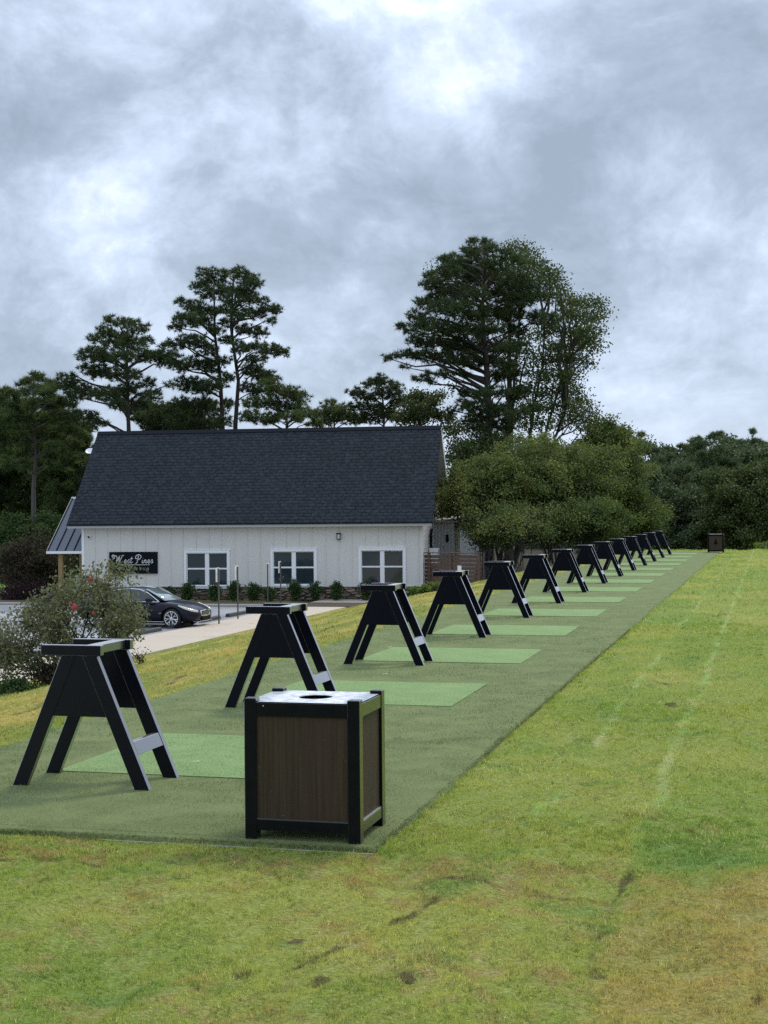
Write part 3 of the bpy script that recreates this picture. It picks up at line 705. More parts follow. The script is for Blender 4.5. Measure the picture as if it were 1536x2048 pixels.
nt.put(p.inputs['Normal'], nt.bump(nt.m('ADD', nt.m('MULTIPLY', br.outputs['Fac'], -1.0), nt.m('FRACT', row)), .8, .02))
mglass, nt, p = mat('dark_window_glass'); p.inputs['Base Color'].default_value = (.022, .034, .04, 1); p.inputs['Roughness'].default_value = .05; p.inputs['IOR'].default_value = 1.55
mdark, nt, p = mat('near_black'); p.inputs['Base Color'].default_value = (.005, .006, .010, 1); p.inputs['Roughness'].default_value = .55; p.inputs['Specular IOR Level'].default_value = .1
mmetal, nt, p = mat('grey_standing_seam_metal'); p.inputs['Base Color'].default_value = (.085, .095, .115, 1); p.inputs['Roughness'].default_value = .35; p.inputs['Metallic'].default_value = .5
mtimb, nt, p = mat('yellow_pine_post'); P = nt.obj(); nt.put(p.inputs['Base Color'], nt.mix(nt.noise(nt.scale(P, (20, 20, 2)), 1, 4), (.25, .16, .06), (.36, .25, .11))); p.inputs['Roughness'].default_value = .7
zs = 2.2 + (-1.557)                     # foot of the siding above the lot
zw = 3.50                               # wall top
DEP = 7.9; OV = .36; zr = 5.76 + 2.2; ze = 1.31 + 2.2
# stone foot and walls
bm = bmesh.new(); box(bm, .0, BL, .0, DEP, -.3, zs - .04); obj('stone_base', bm, mstone, house)
bm = bmesh.new(); box(bm, -.03, BL + .03, -.045, DEP + .03, zs - .04, zs, .006); obj('water_table', bm, mdark2 if False else msof, house)
wins = [(368, 460, 1101, 1177), (541, 634, 1098, 1175), (717, 812, 1096, 1174)]
W_ = []
for a, b, c_, d_ in wins:
    x0, z1 = loc_house(a, c_); x1, z0 = loc_house(b, d_); W_.append((x0, x1, z0, z1))
bm = bmesh.new()                        # wall ring built of slabs round the openings
wt = .16
xs_ = [0.0]
for x0, x1, z0, z1 in W_: xs_ += [x0 + .09, x1 - .09]
xs_.append(BL)
for i in range(0, len(xs_) - 1, 2): box(bm, xs_[i], xs_[i+1], .02, .02 + wt, zs, zw)
for x0, x1, z0, z1 in W_:
    box(bm, x0 + .09, x1 - .09, .02, .02 + wt, zs, z0 + .09); box(bm, x0 + .09, x1 - .09, .02, .02 + wt, z1 - .09, zw)
pk = (zr - ze) / (DEP / 2 + OV)
zpk = ze - .16 + pk * (OV + DEP / 2)
def gable(xa, xb):
    prism(bm, [(.02 + wt, zs), (DEP, zs), (DEP, ze - .16 + pk * OV), (DEP / 2, zpk), (.02 + wt, ze - .16 + pk * (OV + .18))], xa, xb, 'x')
gable(0, wt); gable(BL - wt, BL)
box(bm, wt, BL - wt, DEP - wt, DEP, zs, zw)
nb = int(BL / .60)
for i in range(1, nb + 1):
    xb = i * .60
    if xb > BL - .15: break
    segs = [(zs, zw)]
    for x0, x1, z0, z1 in W_:
        if x0 - .02 < xb < x1 + .02: segs = [(zs, z0 - .005), (z1 + .005, zw)]
    k_, sz0 = loc_house(219, 1147); k2_, sz1 = loc_house(316, 1103)
    for a, b in segs: box(bm, xb - .022, xb + .022, -.004, .02, a, b - .06)
for xa, xb in ((BL, BL + .02), (-.02, 0)):
    for i in range(1, 13):
        yy = i * .6; zt_ = ze - .18 + pk * (OV + min(yy, DEP - yy)); box(bm, xa, xb, yy - .022, yy + .022, zs, zt_ - .1)
obj('wall', bm, msid, house)
for xx in (0, BL):
    bm = bmesh.new(); sx = -.022 if xx == 0 else BL - .10; box(bm, sx, sx + .122, -.008, .0199, zs, zw - .02); box(bm, (-.022 if xx == 0 else BL + .0002), (-.0002 if xx == 0 else BL + .022), .0201, .13, zs, zw - .02); obj('corner_board', bm, mtrim if xx == 0 else msid, house)
# windows: white casing, double sash with a mullion and meeting rails
for i, (x0, x1, z0, z1) in enumerate(W_):
    bm = bmesh.new(); c_ = .11
    box(bm, x0, x1, -.03, .018, z1 - c_, z1); box(bm, x0, x1, -.035, .018, z0, z0 + c_)
    box(bm, x0, x0 + c_, -.03, .018, z0 + c_ + .0002, z1 - c_ - .0002); box(bm, x1 - c_, x1, -.03, .018, z0 + c_ + .0002, z1 - c_ - .0002)
    box(bm, x0 - .02, x1 + .02, -.045, .018, z1 + .0002, z1 + .03)
    win = obj('window', bm, mtrim, house)
    xm = (x0 + x1) / 2; zm = z0 + (z1 - z0) * .52; s_ = .055
    bm = bmesh.new()
    box(bm, xm - .06, xm + .06, .02, .07, z0 + c_, z1 - c_)
    for a, b in ((x0 + c_, xm - .0602), (xm + .0602, x1 - c_)):
        box(bm, a, b, .025, .06, zm - .035, zm + .035)
        box(bm, a, b, .03, .06, z0 + c_, z0 + c_ + s_); box(bm, a, b, .03, .06, z1 - c_ - s_ * .7, z1 - c_)
        box(bm, a, a + s_ * .7, .0305, .0595, z0 + c_ + s_, z1 - c_ - s_ * .7); box(bm, b - s_ * .7, b, .0305, .0595, z0 + c_ + s_, z1 - c_ - s_ * .7)
    obj('frame', bm, mtrim, win)
    bm = bmesh.new(); 
    for a, b in ((x0 + c_, xm - .0602), (xm + .0602, x1 - c_)): box(bm, a + .01, b - .01, .045, .052, z0 + c_ + .02, z1 - c_ - .01)
    obj('pane', bm, mglass, win)
# roof: two thick slabs, ridge cap, fascia, rake boards
ROL, ROR = .58, .46
def slab(bm, y0, z0, y1, z1, x0, x1, th):
    n = Vector((-(z1 - z0), (y1 - y0))).normalized()
    if n.y < 0: n = -n
    prism(bm, [(y0, z0), (y1, z1), (y1 - n.x * th, z1 - n.y * th), (y0 - n.x * th, z0 - n.y * th)], x0, x1, 'x')
bm = bmesh.new(); slab(bm, -OV, ze, DEP / 2, zr, -ROL, BL + ROR, .05); roof = obj('roof', bm, mshin, house)
bm = bmesh.new(); slab(bm, DEP + OV, ze, DEP / 2 + .001, zr - .0, -ROL, BL + ROR, .05); obj('back_slope', bm, mshin, roof)
bm = bmesh.new()
slab(bm, -OV + .03, ze - .05, DEP / 2, zr - .075, -ROL + .02, BL + ROR - .02, .09); slab(bm, DEP + OV - .03, ze - .05, DEP / 2 + .001, zr - .075, -ROL + .02, BL + ROR - .02, .09)
obj('soffit', bm, msof, roof)
for s1 in (-1, 1):
    for xa in (-ROL - .03, BL + ROR + .002):
        bm = bmesh.new(); ya = DEP / 2 + s1 * (DEP / 2 + OV); slab(bm, ya, ze - .02, DEP / 2 + (0 if s1 < 0 else .001), zr - .02, xa, xa + .028, .16 if s1 < 0 else .24)
        obj('rake_board', bm, mshin if s1 < 0 else mtrim, roof)
bm = bmesh.new(); box(bm, -ROL + .01, BL + ROR - .01, -OV - .028, -OV + .02, ze - .19, ze - .058, .004); obj('fascia', bm, mtrim2 if False else msof, roof)
bm = bmesh.new(); box(bm, -ROL + .02, BL + ROR - .02, -OV + .021, .0, ze - .185, ze - .165); obj('eave_lining', bm, msof, roof)
bm = bmesh.new(); prism(bm, [(DEP/2 - .16, zr - .155), (DEP/2, zr + .012), (DEP/2 + .16, zr - .155), (DEP/2 + .16, zr - .12), (DEP/2, zr + .05), (DEP/2 - .16, zr - .12)], -ROL - .02, BL + ROR + .02, 'x'); obj('ridge_cap', bm, mdark, roof)
bm = bmesh.new(); box(bm, -ROL - .01, BL + ROR + .01, -OV - .075, -OV - .030, ze - .075, ze - .02, .01); obj('gutter', bm, mshin, roof)
# porch on the left with metal roof and a timber post
PW, PY0, PY1 = 1.75, .15, 3.4; pz0, pz1 = 2.28, 4.72
porch = obj('porch_roof', (lambda b: (slab(b, PY0, pz0, PY1, pz1, -PW, -.025, .05), b)[1])(bmesh.new()), mmetal, house)
bm = bmesh.new()
n = 5
for i in range(n):
    xx = -PW + .02 + i * (PW - .06) / (n - 1)
    slab(bm, PY0, pz0 + .045, PY1, pz1 + .045, xx - .02, xx + .02, .043)
obj('seam', bm, mdark, porch)
bm = bmesh.new(); box(bm, -PW - .03, -.03, PY0 - .05, PY0 - .005, pz0 - .13, pz0 - .01, .004); box(bm, -PW - .03, -.03, PY1 + .002, PY1 + .05, pz1 - .02, pz1 + .10); obj('fascia', bm, mtrim, porch)
bm = bmesh.new(); slab(bm, PY0, pz0 + .03, PY1, pz1 + .03, -PW - .035, -PW - .002, .12); obj('rake_board', bm, msof, porch)
for yy in (.35, 3.1):
    bm = bmesh.new(); box(bm, -PW + .45, -PW + .65, yy, yy + .2, 0, pz0 - .02 + (yy - .15) * .74, .01); obj('porch_post', bm, mtimb, house)
bm = bmesh.new(); box(bm, -PW + .1, -.03, 3.5, 3.6, 0, 1.0); obj('porch_wall', bm, msid, house)
# lean-to, utility box, pipes on the right gable
bm = bmesh.new(); box(bm, BL + .024, BL + .95, 4.8, 7.6, 0, 3.45); obj('lean_to', bm, msof, house)
bm = bmesh.new()
for i in range(6): box(bm, BL + .06 + i * .16, BL + .085 + i * .16, 4.782, 4.7995, 0, 3.4)
for i in range(14): box(bm, BL + .9505, BL + .965, 4.85 + i * .2, 4.875 + i * .2, 0, 3.4)
obj('lean_to_battens', bm, msid, house)
bm = bmesh.new(); slab(bm, 4.6, 3.5, 7.7, 3.7, BL + .024, BL + 1.1, .08); obj('lean_to_roof', bm, msof, house)
bm = bmesh.new(); box(bm, BL + .03, BL + .45, 2.2, 3.0, 1.55, 2.25, .02); obj('utility_box', bm, mtrim, house)
for yy in (2.3, 2.75):
    bm = bmesh.new(); tube(bm, [(BL + .09, yy, 2.26), (BL + .09, yy, 2.9), (BL + .12, yy + .12, 3.15)], .04, 8); obj('conduit', bm, mdark, house)
bm = bmesh.new(); box(bm, BL + .55, BL + .68, 4.70, 4.78, 2.5, 2.85, .01); obj('gable_lamp', bm, mdark, house)
# attic vent of the right gable
bm = bmesh.new(); box(bm, BL + .002, BL + .05, DEP/2 - .35, DEP/2 + .35, 5.3, 6.1); obj('gable_vent', bm, mtrim, house)

# things fixed to the wall
def on_wall(px, py, out=0.0):
    k, z = loc_house(px, py); p_ = BO + bd * k - bn * out
    return Vector((p_.x, p_.y, z + LOT))
lw = empty('wall_lantern', on_wall(678, 1079, .02), -BA, 'small black wall lantern with pale glass on the white wall between two windows', 'wall lamp')
bm = bmesh.new(); box(bm, -.06, .06, .002, .03, 0, .26, .004); obj('backplate', bm, mdark, lw)
bm = bmesh.new(); box(bm, -.10, .10, -.14, 0, .24, .29, .008); box(bm, -.09, .09, -.13, 0, 0, .03, .004)
for sx in (-.085, .065): box(bm, sx, sx + .02, -.13, -.11, .03, .24)
obj('lantern_frame', bm, mdark, lw)
mfro, nt, p = mat('frosted_glass'); p.inputs['Base Color'].default_value = (.55, .56, .55, 1); p.inputs['Roughness'].default_value = .4
bm = bmesh.new(); box(bm, -.055, .055, -.10, -.01, .031, .239, .004); obj('lantern_glass', bm, mfro, lw)
cw = empty('security_camera', on_wall(180, 1073, .02), -BA, 'small white dome security camera under the eave at the left corner of the white wall', 'camera')
bm = bmesh.new(); lathe(bm, [(.06, 0), (.06, .03), (.035, .05)], 16, Matrix.Rotation(R(90), 4, 'X')); obj('mount', bm, mtrim, cw)
bm = bmesh.new(); lathe(bm, [(.045, 0), (.05, .03), (.035, .065), (.01, .08)], 16, Matrix.Translation((-.03, -.05, -.03)) @ Matrix.Rotation(R(70), 4, 'X')); obj('lens_dome', bm, mdark, cw)

# ------------------------------------------------------------------ the sign
x0, z1 = loc_house(219, 1104); x1, z0 = loc_house(316, 1147); sw, sh = x1 - x0, z1 - z0
sp_ = BO + bd * (x0 + sw / 2) - bn * .03
sign = empty('wall_sign', (sp_.x, sp_.y, LOT + z0), -BA, 'black rectangular wall sign with white script lettering on the white wall', 'sign')
bm = bmesh.new(); box(bm, -sw/2, sw/2, -.03, .02, 0, sh, .006); obj('sign_board', bm, mdark, sign)
mlet, nt, p = mat('sign_lettering'); p.inputs['Base Color'].default_value = (.72, .72, .70, 1); p.inputs['Roughness'].default_value = .5
mlet2, nt, p = mat('small_sign_lettering'); p.inputs['Base Color'].default_value = (.34, .34, .34, 1)
def ribbon(bm, pts, wd, y=-.036, th=.006):
    # smooth the strokes, then sweep a flat section
    P_ = [Vector((a, 0, b)) for a, b in pts]
    if len(P_) > 2:
        Q = []
        for i in range(len(P_) - 1):
            p0, p1, p2, p3 = P_[max(i-1, 0)], P_[i], P_[i+1], P_[min(i+2, len(P_)-1)]
            for k in range(5):
                t_ = k / 5
                Q.append(.5 * ((2*p1) + (p2-p0)*t_ + (2*p0-5*p1+4*p2-p3)*t_*t_ + (3*p1-p0-3*p2+p3)*t_**3))
        P_ = Q + [P_[-1]]
    tube(bm, [(v.x, y, v.z) for v in P_], wd / 2, 6)
SC = {  # script letters, unit = x-height 1, slanted strokes
 'W': (3.3, [[(-.15, 1.75), (-.35, 2.2), (.0, 2.45), (.45, 2.2), (.45, 1.6), (.05, 1.35), (-.2, 1.7)], [(.45, 2.2), (1.05, 2.1), (1.15, 1.2), (.85, .0)], [(.85, .0), (1.5, 1.2), (1.95, 2.2)], [(1.95, 2.2), (1.8, 1.0), (1.65, .0), (2.3, 1.2), (2.9, 2.3), (3.2, 2.2)]]),
 'e': (.95, [[(.1, .35), (.55, .55), (.65, .9), (.4, 1.0), (.15, .6), (.2, .1), (.5, .0), (.95, .4)]]),
 's': (.85, [[(.0, .3), (.5, 1.1), (.62, .6), (.5, .1), (.15, .0)], [(.5, .05), (.85, .35)]]),
 't': (.9, [[(.6, 1.9), (.3, .7), (.2, .15), (.4, .0), (.8, .35)], [(.0, 1.25), (.95, 1.4)]]),
 'P': (1.9, [[(.95, 2.3), (.75, 1.2), (.45, .15), (.1, .0)], [(.6, 1.3), (.1, 1.4), (.1, 2.0), (.7, 2.45), (1.4, 2.4), (1.75, 1.9), (1.4, 1.3), (.9, 1.15)]]),
 'i': (.6, [[(.3, 1.0), (.12, .3), (.2, .0), (.6, .35)], [(.42, 1.45), (.45, 1.5)]]),
 'n': (1.1, [[(.25, 1.0), (.05, .0)], [(.08, .3), (.5, .95), (.75, .8), (.6, .15), (.75, .0), (1.1, .35)]]),
}
u_ = sh * .155; xx = -sw/2 + sw * .085; bm = bmesh.new()
word = 'West Pines'
tot = sum((SC[c][0] if c != ' ' else .75) for c in word); u_x = sw * .83 / tot
for ch in word:
    if ch == ' ': xx += .75 * u_x; continue
    wd_, strokes = SC[ch]
    for s_ in strokes: ribbon(bm, [(xx + a * u_x, sh * .48 + b * u_) for a, b in s_], .036 if ch in 'WP' else .030)
    xx += wd_ * u_x
obj('script_lettering', bm, mlet, sign)
bm = bmesh.new(); box(bm, -sw * .33, sw * .34, -.036, -.030, sh * .395, sh * .415); obj('divider_line', bm, mlet, sign)
def text_mesh(txt, size, spacing):
    cu = bpy.data.curves.new('t', 'FONT'); cu.body = txt; cu.size = size; cu.extrude = .003; cu.space_character = spacing
    cu.align_x = 'CENTER'; cu.resolution_u = 3
    o = bpy.data.objects.new('t', cu); COL.objects.link(o); bpy.context.view_layer.update()
    me = bpy.data.meshes.new_from_object(o.evaluated_get(bpy.context.evaluated_depsgraph_get()))
    bpy.data.objects.remove(o); return me
me = text_mesh('GOLF CLUB', sh * .17, 1.8); me.materials.append(mlet2)
o = bpy.data.objects.new('small_lettering', me); COL.objects.link(o); o.parent = sign; o.location = (0, -.034, sh * .16); o.rotation_euler = (R(90), 0, 0)
wd_ = max(v.co.x for v in me.vertices) - min(v.co.x for v in me.vertices); o.scale.x = sw * .64 / wd_

# ------------------------------------------------------------------ satellite dish beyond the roof, shed
dish_p = at(180, 905, 72.5)
ds_ = empty('satellite_dish', (dish_p.x, dish_p.y, LOT), 0, 'small white satellite dish on a pole by the left edge of the shingle roof', 'satellite dish')
bm = bmesh.new(); lathe(bm, [(.02, .0), (.12, .02), (.22, .07), (.30, .14), (.295, .15), (.21, .085), (.11, .035)], 20, Matrix.Translation((0, 0, dish_p.z - LOT)) @ Matrix.Rotation(R(40), 4, 'X') @ Matrix.Scale(.72, 4)); obj('dish', bm, mplate, ds_, True)
bm = bmesh.new(); tube(bm, [(0, .06, 0), (0, .06, dish_p.z - LOT)], .03, 8); obj('mast', bm, mpost, ds_)
shp = at(900, 1090, 80)
sh_ = empty('shed', (shp.x, 80, LOT - .2), 0, 'low grey shed seen between the clubhouse and the bushy trees', 'shed')
bm = bmesh.new(); box(bm, -1.0, 1.6, 0, 3, .0, 3.2); prism(bm, [(-1.0, 3.2), (1.6, 3.2), (.3, 3.9)], .0, 3, 'y'); obj('wall', bm, msof, sh_)
bm = bmesh.new(); 
prism(bm, [(-1.25, 3.1), (.3, 3.96), (.3, 4.06), (-1.25, 3.2)], -.2, 3.2, 'y'); prism(bm, [(1.85, 3.1), (.301, 3.96), (.301, 4.06), (1.85, 3.2)], -.2, 3.2, 'y'); obj('roof', bm, mtrim, sh_)

# ------------------------------------------------------------------ timber fence right of the clubhouse
mfence, nt, p = mat('brown_fence_boards'); P = nt.obj(); a = nt.noise(nt.scale(P, (1.5, 1.5, 14)), 1, 4, .6)
nt.put(p.inputs['Base Color'], nt.mix(a, (.085, .045, .028), (.19, .115, .075))); p.inputs['Roughness'].default_value = .75
mfen2, nt, p = mat('weathered_fence'); P = nt.obj(); nt.put(p.inputs['Base Color'], nt.mix(nt.noise(P, 5, 4), (.05, .048, .045), (.16, .15, .14))); p.inputs['Roughness'].default_value = .8
fa = at(847, 1108, 65.0); fb = at(960, 1108, 63.4); zt = at(900, 1107, 64).z
fv = Vector((fb.x - fa.x, fb.y - fa.y)); fl = fv.length; frz = math.atan2(fv.y, fv.x)
zbot = -2.1
fen = empty('timber_fence', (fa.x + .06, fa.y, zbot), frz, 'brown fence of horizontal boards joining the right corner of the clubhouse', 'fence')
hh = zt - zbot
bm = bmesh.new(); nb_ = 11
for i in range(nb_):
    z_0 = .05 + i * (hh - .1) / nb_; dpt = .0 if i % 2 else .02
    box(bm, .0, fl, -.01 - dpt, .015 - dpt, z_0, z_0 + (hh - .1) / nb_ - .035)
obj('boards', bm, mfence, fen)
for f_ in (.09, .47, .97):
    bm = bmesh.new(); box(bm, fl * f_ - .06, fl * f_ + .06, -.10, -.032, 0, hh, .005); obj('post', bm, mtimb2 if False else mfence, fen)
bm = bmesh.new(); box(bm, -.0, fl + .05, -.11, .05, hh + .002, hh + .04, .004); obj('cap_rail', bm, mfence, fen)
f2r = math.atan2(6, .55)
fen2 = empty('weathered_fence', (fb.x + .12, fb.y, zbot), f2r, 'dark weathered slatted fence running back under the bushy trees', 'fence')
bm = bmesh.new()
for i in range(9): box(bm, .05, 7.5, -.012, .012, .1 + i * .2, .22 + i * .2)
obj('slats', bm, mfen2, fen2)
for i in range(9):
    bm = bmesh.new(); box(bm, i * .92, i * .92 + .07, -.05, -.013, 0, hh, .004); obj('post', bm, mfen2, fen2)

# utility stub seen in front of the fence
st0 = at(917, 1132, 40.0); zg = gz(st0.x, 40.0)
ub = empty('sprinkler_controller', (st0.x, 40.0, zg), 0, 'small green utility pedestal with pale cap before the brown fence', 'utility pedestal')
mgreen, nt, p = mat('green_plastic'); p.inputs['Base Color'].default_value = (.03, .05, .03, 1)
bm = bmesh.new(); box(bm, -.06, .06, -.05, .05, 0, max(.3, st0.z - zg), .01); obj('pedestal', bm, mgreen, ub)
bm = bmesh.new(); box(bm, -.03, .075, -.055, -.0505, max(.1, st0.z - zg - .2), max(.3, st0.z - zg) + .01); obj('cover_plate', bm, mplate, ub)

# ------------------------------------------------------------------ the car
mcar, nt, p = mat('dark_blue_car_paint'); p.inputs['Base Color'].default_value = (.004, .006, .014, 1); p.inputs['Roughness'].default_value = .3; p.inputs['Specular IOR Level'].default_value = .15
p.inputs['Coat Weight'].default_value = .45; p.inputs['Coat IOR'].default_value = 1.35; p.inputs['Coat Roughness'].default_value = .04
mcg, nt, p = mat('car_glass'); p.inputs['Base Color'].default_value = (.02, .03, .032, 1); p.inputs['Roughness'].default_value = .03; p.inputs['Coat Weight'].default_value = 1
mwsc, nt, p = mat('windscreen_glass'); p.inputs['Base Color'].default_value = (.20, .26, .26, 1); p.inputs['Roughness'].default_value = .05; p.inputs['Coat Weight'].default_value = 1; p.inputs['Coat Roughness'].default_value = .02; p.inputs['Specular IOR Level'].default_value = 1
mchr, nt, p = mat('chrome'); p.inputs['Base Color'].default_value = (.75, .76, .78, 1); p.inputs['Metallic'].default_value = 1; p.inputs['Roughness'].default_value = .15
mrim, nt, p = mat('silver_rim'); p.inputs['Base Color'].default_value = (.70, .71, .73, 1); p.inputs['Metallic'].default_value = .7; p.inputs['Roughness'].default_value = .25
mtyre, nt, p = mat('tyre_rubber'); p.inputs['Base Color'].default_value = (.012, .012, .012, 1); p.inputs['Roughness'].default_value = .75
mhl, nt, p = mat('headlight_glass'); p.inputs['Base Color'].default_value = (.62, .62, .58, 1); p.inputs['Roughness'].default_value = .08; p.inputs['Coat Weight'].default_value = 1
mred, nt, p = mat('tail_red'); p.inputs['Base Color'].default_value = (.25, .01, .01, 1); p.inputs['Roughness'].default_value = .15
fw = Vector((-7.33, 50.05, LOT + .012)); heading = -TH - R(1.5)
car = empty('parked_car', fw, heading, 'dark blue two-door coupe parked nose to the path behind the rose bush', 'car')
AX = 1.40
cc = Vector((-AX, .76, 0))      # car centre in the root's frame (root sits at the near front wheel)
def loft(bm, st, m=12):
    rings = []
    for (x, pts) in st:
        full = pts + [(-y, z) for y, z in reversed(pts[1:-1])] if abs(pts[0][0]) < 1e-6 and abs(pts[-1][0]) < 1e-6 else pts
        rings.append([bm.verts.new(cc + Vector((x, y, z))) for y, z in full])
    for A, B in zip(rings, rings[1:]):
        n = len(A)
        for k in range(n): bm.faces.new((A[k], A[(k+1) % n], B[(k+1) % n], B[k]))
    bm.faces.new(rings[0][::-1]); bm.faces.new(rings[-1])
def sec(zb, zs_, zt_, hw):
    return [(0, zb), (hw * .85, zb), (hw * .97, zb + .10), (hw, zb + (zs_ - zb) * .55), (hw * .965, zs_ - .04), (hw * .86, zs_ + (zt_ - zs_) * .45), (hw * .5, zt_ - .012), (0, zt_)]
stn = [(-2.34, sec(.50, .72, .80, .66)), (-2.28, sec(.30, .86, .97, .78)), (-2.0, sec(.22, .94, 1.04, .87)), (-1.5, sec(.20, .95, 1.02, .905)), (-.8, sec(.19, .90, .97, .90)), (.1, sec(.19, .87, .93, .895)),
       (.8, sec(.19, .86, .94, .895)), (1.2, sec(.19, .85, .93, .905)), (1.6, sec(.19, .79, .87, .90)), (1.95, sec(.19, .69, .77, .86)), (2.18, sec(.20, .60, .66, .76)), (2.32, sec(.26, .50, .555, .60))]
bm = bmesh.new(); loft(bm, stn); bmesh.ops.recalc_face_normals(bm, faces=bm.faces)
body = obj('body', bm, mcar, car, True)
md = body.modifiers.new('s', 'SUBSURF'); md.levels = md.render_levels = 2
cut = bmesh.new()
for ax in (AX, -1.45):
    for sy in (-1, 1):
        mt_ = Matrix.Translation(cc + Vector((ax, sy * .86, .335))) @ Matrix.Rotation(R(90), 4, 'X')
        lathe(cut, [(.385, -.22), (.385, .22)], 32, mt_)
cut_o = obj('cutter', cut, mdark, car); bo = body.modifiers.new('b', 'BOOLEAN'); bo.operation = 'DIFFERENCE'; bo.object = cut_o; bo.solver = 'EXACT'
bpy.context.view_layer.update()
me = bpy.data.meshes.new_from_object(body.evaluated_get(bpy.context.evaluated_depsgraph_get()))
body.modifiers.clear(); body.data = me; bpy.data.objects.remove(cut_o)
if len(me.materials) == 0: me.materials.append(mcar)
# cabin
def cab(zb, zt_, hb, ht): return [(0, zb), (hb, zb), (hb - (hb - ht) * .55, zb + (zt_ - zb) * .6), (ht, zt_ - .05), (ht * .6, zt_ - .008), (0, zt_)]
cst = [(-1.95, cab(.93, 1.02, .70, .60)), (-1.35, cab(.90, 1.235, .80, .58)), (-.8, cab(.88, 1.355, .83, .58)), (-.2, cab(.86, 1.39, .83, .585)), (.25, cab(.86, 1.345, .83, .59)), (.65, cab(.87, 1.17, .82, .63)), (1.12, cab(.88, .935, .76, .68))]
bm = bmesh.new(); loft(bm, cst); cabin = obj('cabin', bm, mcar, car, True)
md = cabin.modifiers.new('s', 'SUBSURF'); md.levels = md.render_levels = 2
def patch(pts, m, name, par, th=.012, side=None):
    """quad patch of 3D points (car frame) pushed out along its normal"""
    bm = bmesh.new(); vs_ = [bm.verts.new(cc + Vector(p)) for p in pts]; f = bm.faces.new(vs_)
    ex = bmesh.ops.extrude_face_region(bm, geom=[f]); nn = f.normal.copy(); f.normal_update(); nn = f.normal
    bmesh.ops.translate(bm, vec=nn * th, verts=[v for v in ex['geom'] if isinstance(v, bmesh.types.BMVert)])
    return obj(name, bm, m, par)
for sy in (-1, 1):
    def sp3(x, z):     # point on the cabin's side
        zb, = (.88,); hb = .812; ht = .585; f_ = (z - .88) / .50
        return (x, sy * (hb - (hb - ht) * f_ * .95 + .006), z)
    door_w = [sp3(.78, .925), sp3(.42, 1.17), sp3(.12, 1.285), sp3(-.25, 1.315), sp3(-.55, 1.29), sp3(-.55, .925)]
    patch(door_w if sy < 0 else door_w[::-1], mcg, 'door_window', cabin, .004)
    rear_w = [sp3(-.60, .925), sp3(-.60, 1.285), sp3(-.95, 1.23), sp3(-1.30, 1.09), sp3(-1.42, .98), sp3(-1.2, .93)]
    patch(rear_w if sy < 0 else rear_w[::-1], mcg, 'quarter_window', cabin, .004)
    bm = bmesh.new(); pl = [sp3(.93, .90), sp3(.46, 1.195), sp3(.12, 1.315), sp3(-.25, 1.34), sp3(-.75, 1.305), sp3(-1.1, 1.21), sp3(-1.5, 1.0)]
    tube(bm, [cc + Vector((a, b + sy * .008, c_)) for a, b, c_ in pl], .015, 6)
    tube(bm, [cc + Vector((a, b + sy * .012, c_)) for a, b, c_ in [sp3(.90, .895), sp3(0, .90), sp3(-1.0, .92), sp3(-1.45, .95)]], .013, 6)
    obj('chrome_trim', bm, mchr, cabin)
    bm = bmesh.new(); box(bm, -.13, .10, -.09, .09, -.06, .07, .03, Matrix.Translation(cc + Vector((.62, sy * .955, .965)))); mr = obj('wing_mirror', bm, mcar, car)
    hl = [(2.235, sy * .58, .53), (2.00, sy * .80, .57), (1.72, sy * .875, .735), (1.80, sy * .80, .765), (2.08, sy * .66, .675), (2.22, sy * .52, .60)]
    # headlights follow the wing: build as a thin lens laid on the body
    bm = bmesh.new()
    A = [(2.285, sy*.60, .535), (2.13, sy*.785, .575), (1.90, sy*.868, .655), (1.66, sy*.885, .76)]
    B = [(2.235, sy*.50, .605), (2.06, sy*.69, .685), (1.86, sy*.79, .745), (1.66, sy*.84, .80)]
    ra = [bm.verts.new(cc + Vector(p)) for p in A]; rb = [bm.verts.new(cc + Vector(p)) for p in B]
    mid_ = [bm.verts.new(cc + (Vector(a) + Vector(b)) / 2 + Vector((.02, sy * .025, .02))) for a, b in zip(A, B)]
    inn = [bm.verts.new(cc + (Vector(a) + Vector(b)) / 2 - Vector((.05, sy * .06, .04))) for a, b in zip(A, B)]
    for U, V_ in ((ra, mid_), (mid_, rb), (rb, inn), (inn, ra)):
        for i in range(3): bm.faces.new((U[i], U[i+1], V_[i+1], V_[i]))
    bm.faces.new((ra[0], mid_[0], rb[0], inn[0])); bm.faces.new((ra[3], inn[3], rb[3], mid_[3]))
    obj('headlight', bm, mhl, car, True)
    bm = bmesh.new(); box(bm, -.04, .04, -.10, .10, -.05, .05, .015, Matrix.Translation(cc + Vector((-2.27, sy * .70, .80)))); obj('tail_light', bm, mred, car)
    bm = bmesh.new(); box(bm, -.09, .09, -.012, .012, -.016, .016, .006, Matrix.Translation(cc + Vector((-.42, sy * .90, .80)))); obj('door_handle', bm, mchr, car)
    bm = bmesh.new(); lathe(bm, [(.05, 0), (.055, .02), (.03, .03)], 14, Matrix.Translation(cc + Vector((2.16, sy * .60, .36))) @ Matrix.Rotation(R(90 - sy * 30), 4, 'Y')); obj('fog_lamp', bm, mhl, car)
    bm = bmesh.new(); box(bm, -1.55, 1.5, -.02, .02, -.03, .03, .01, Matrix.Translation(cc + Vector((-.02, sy * .80, .175)))); obj('sill', bm, mdark, car)
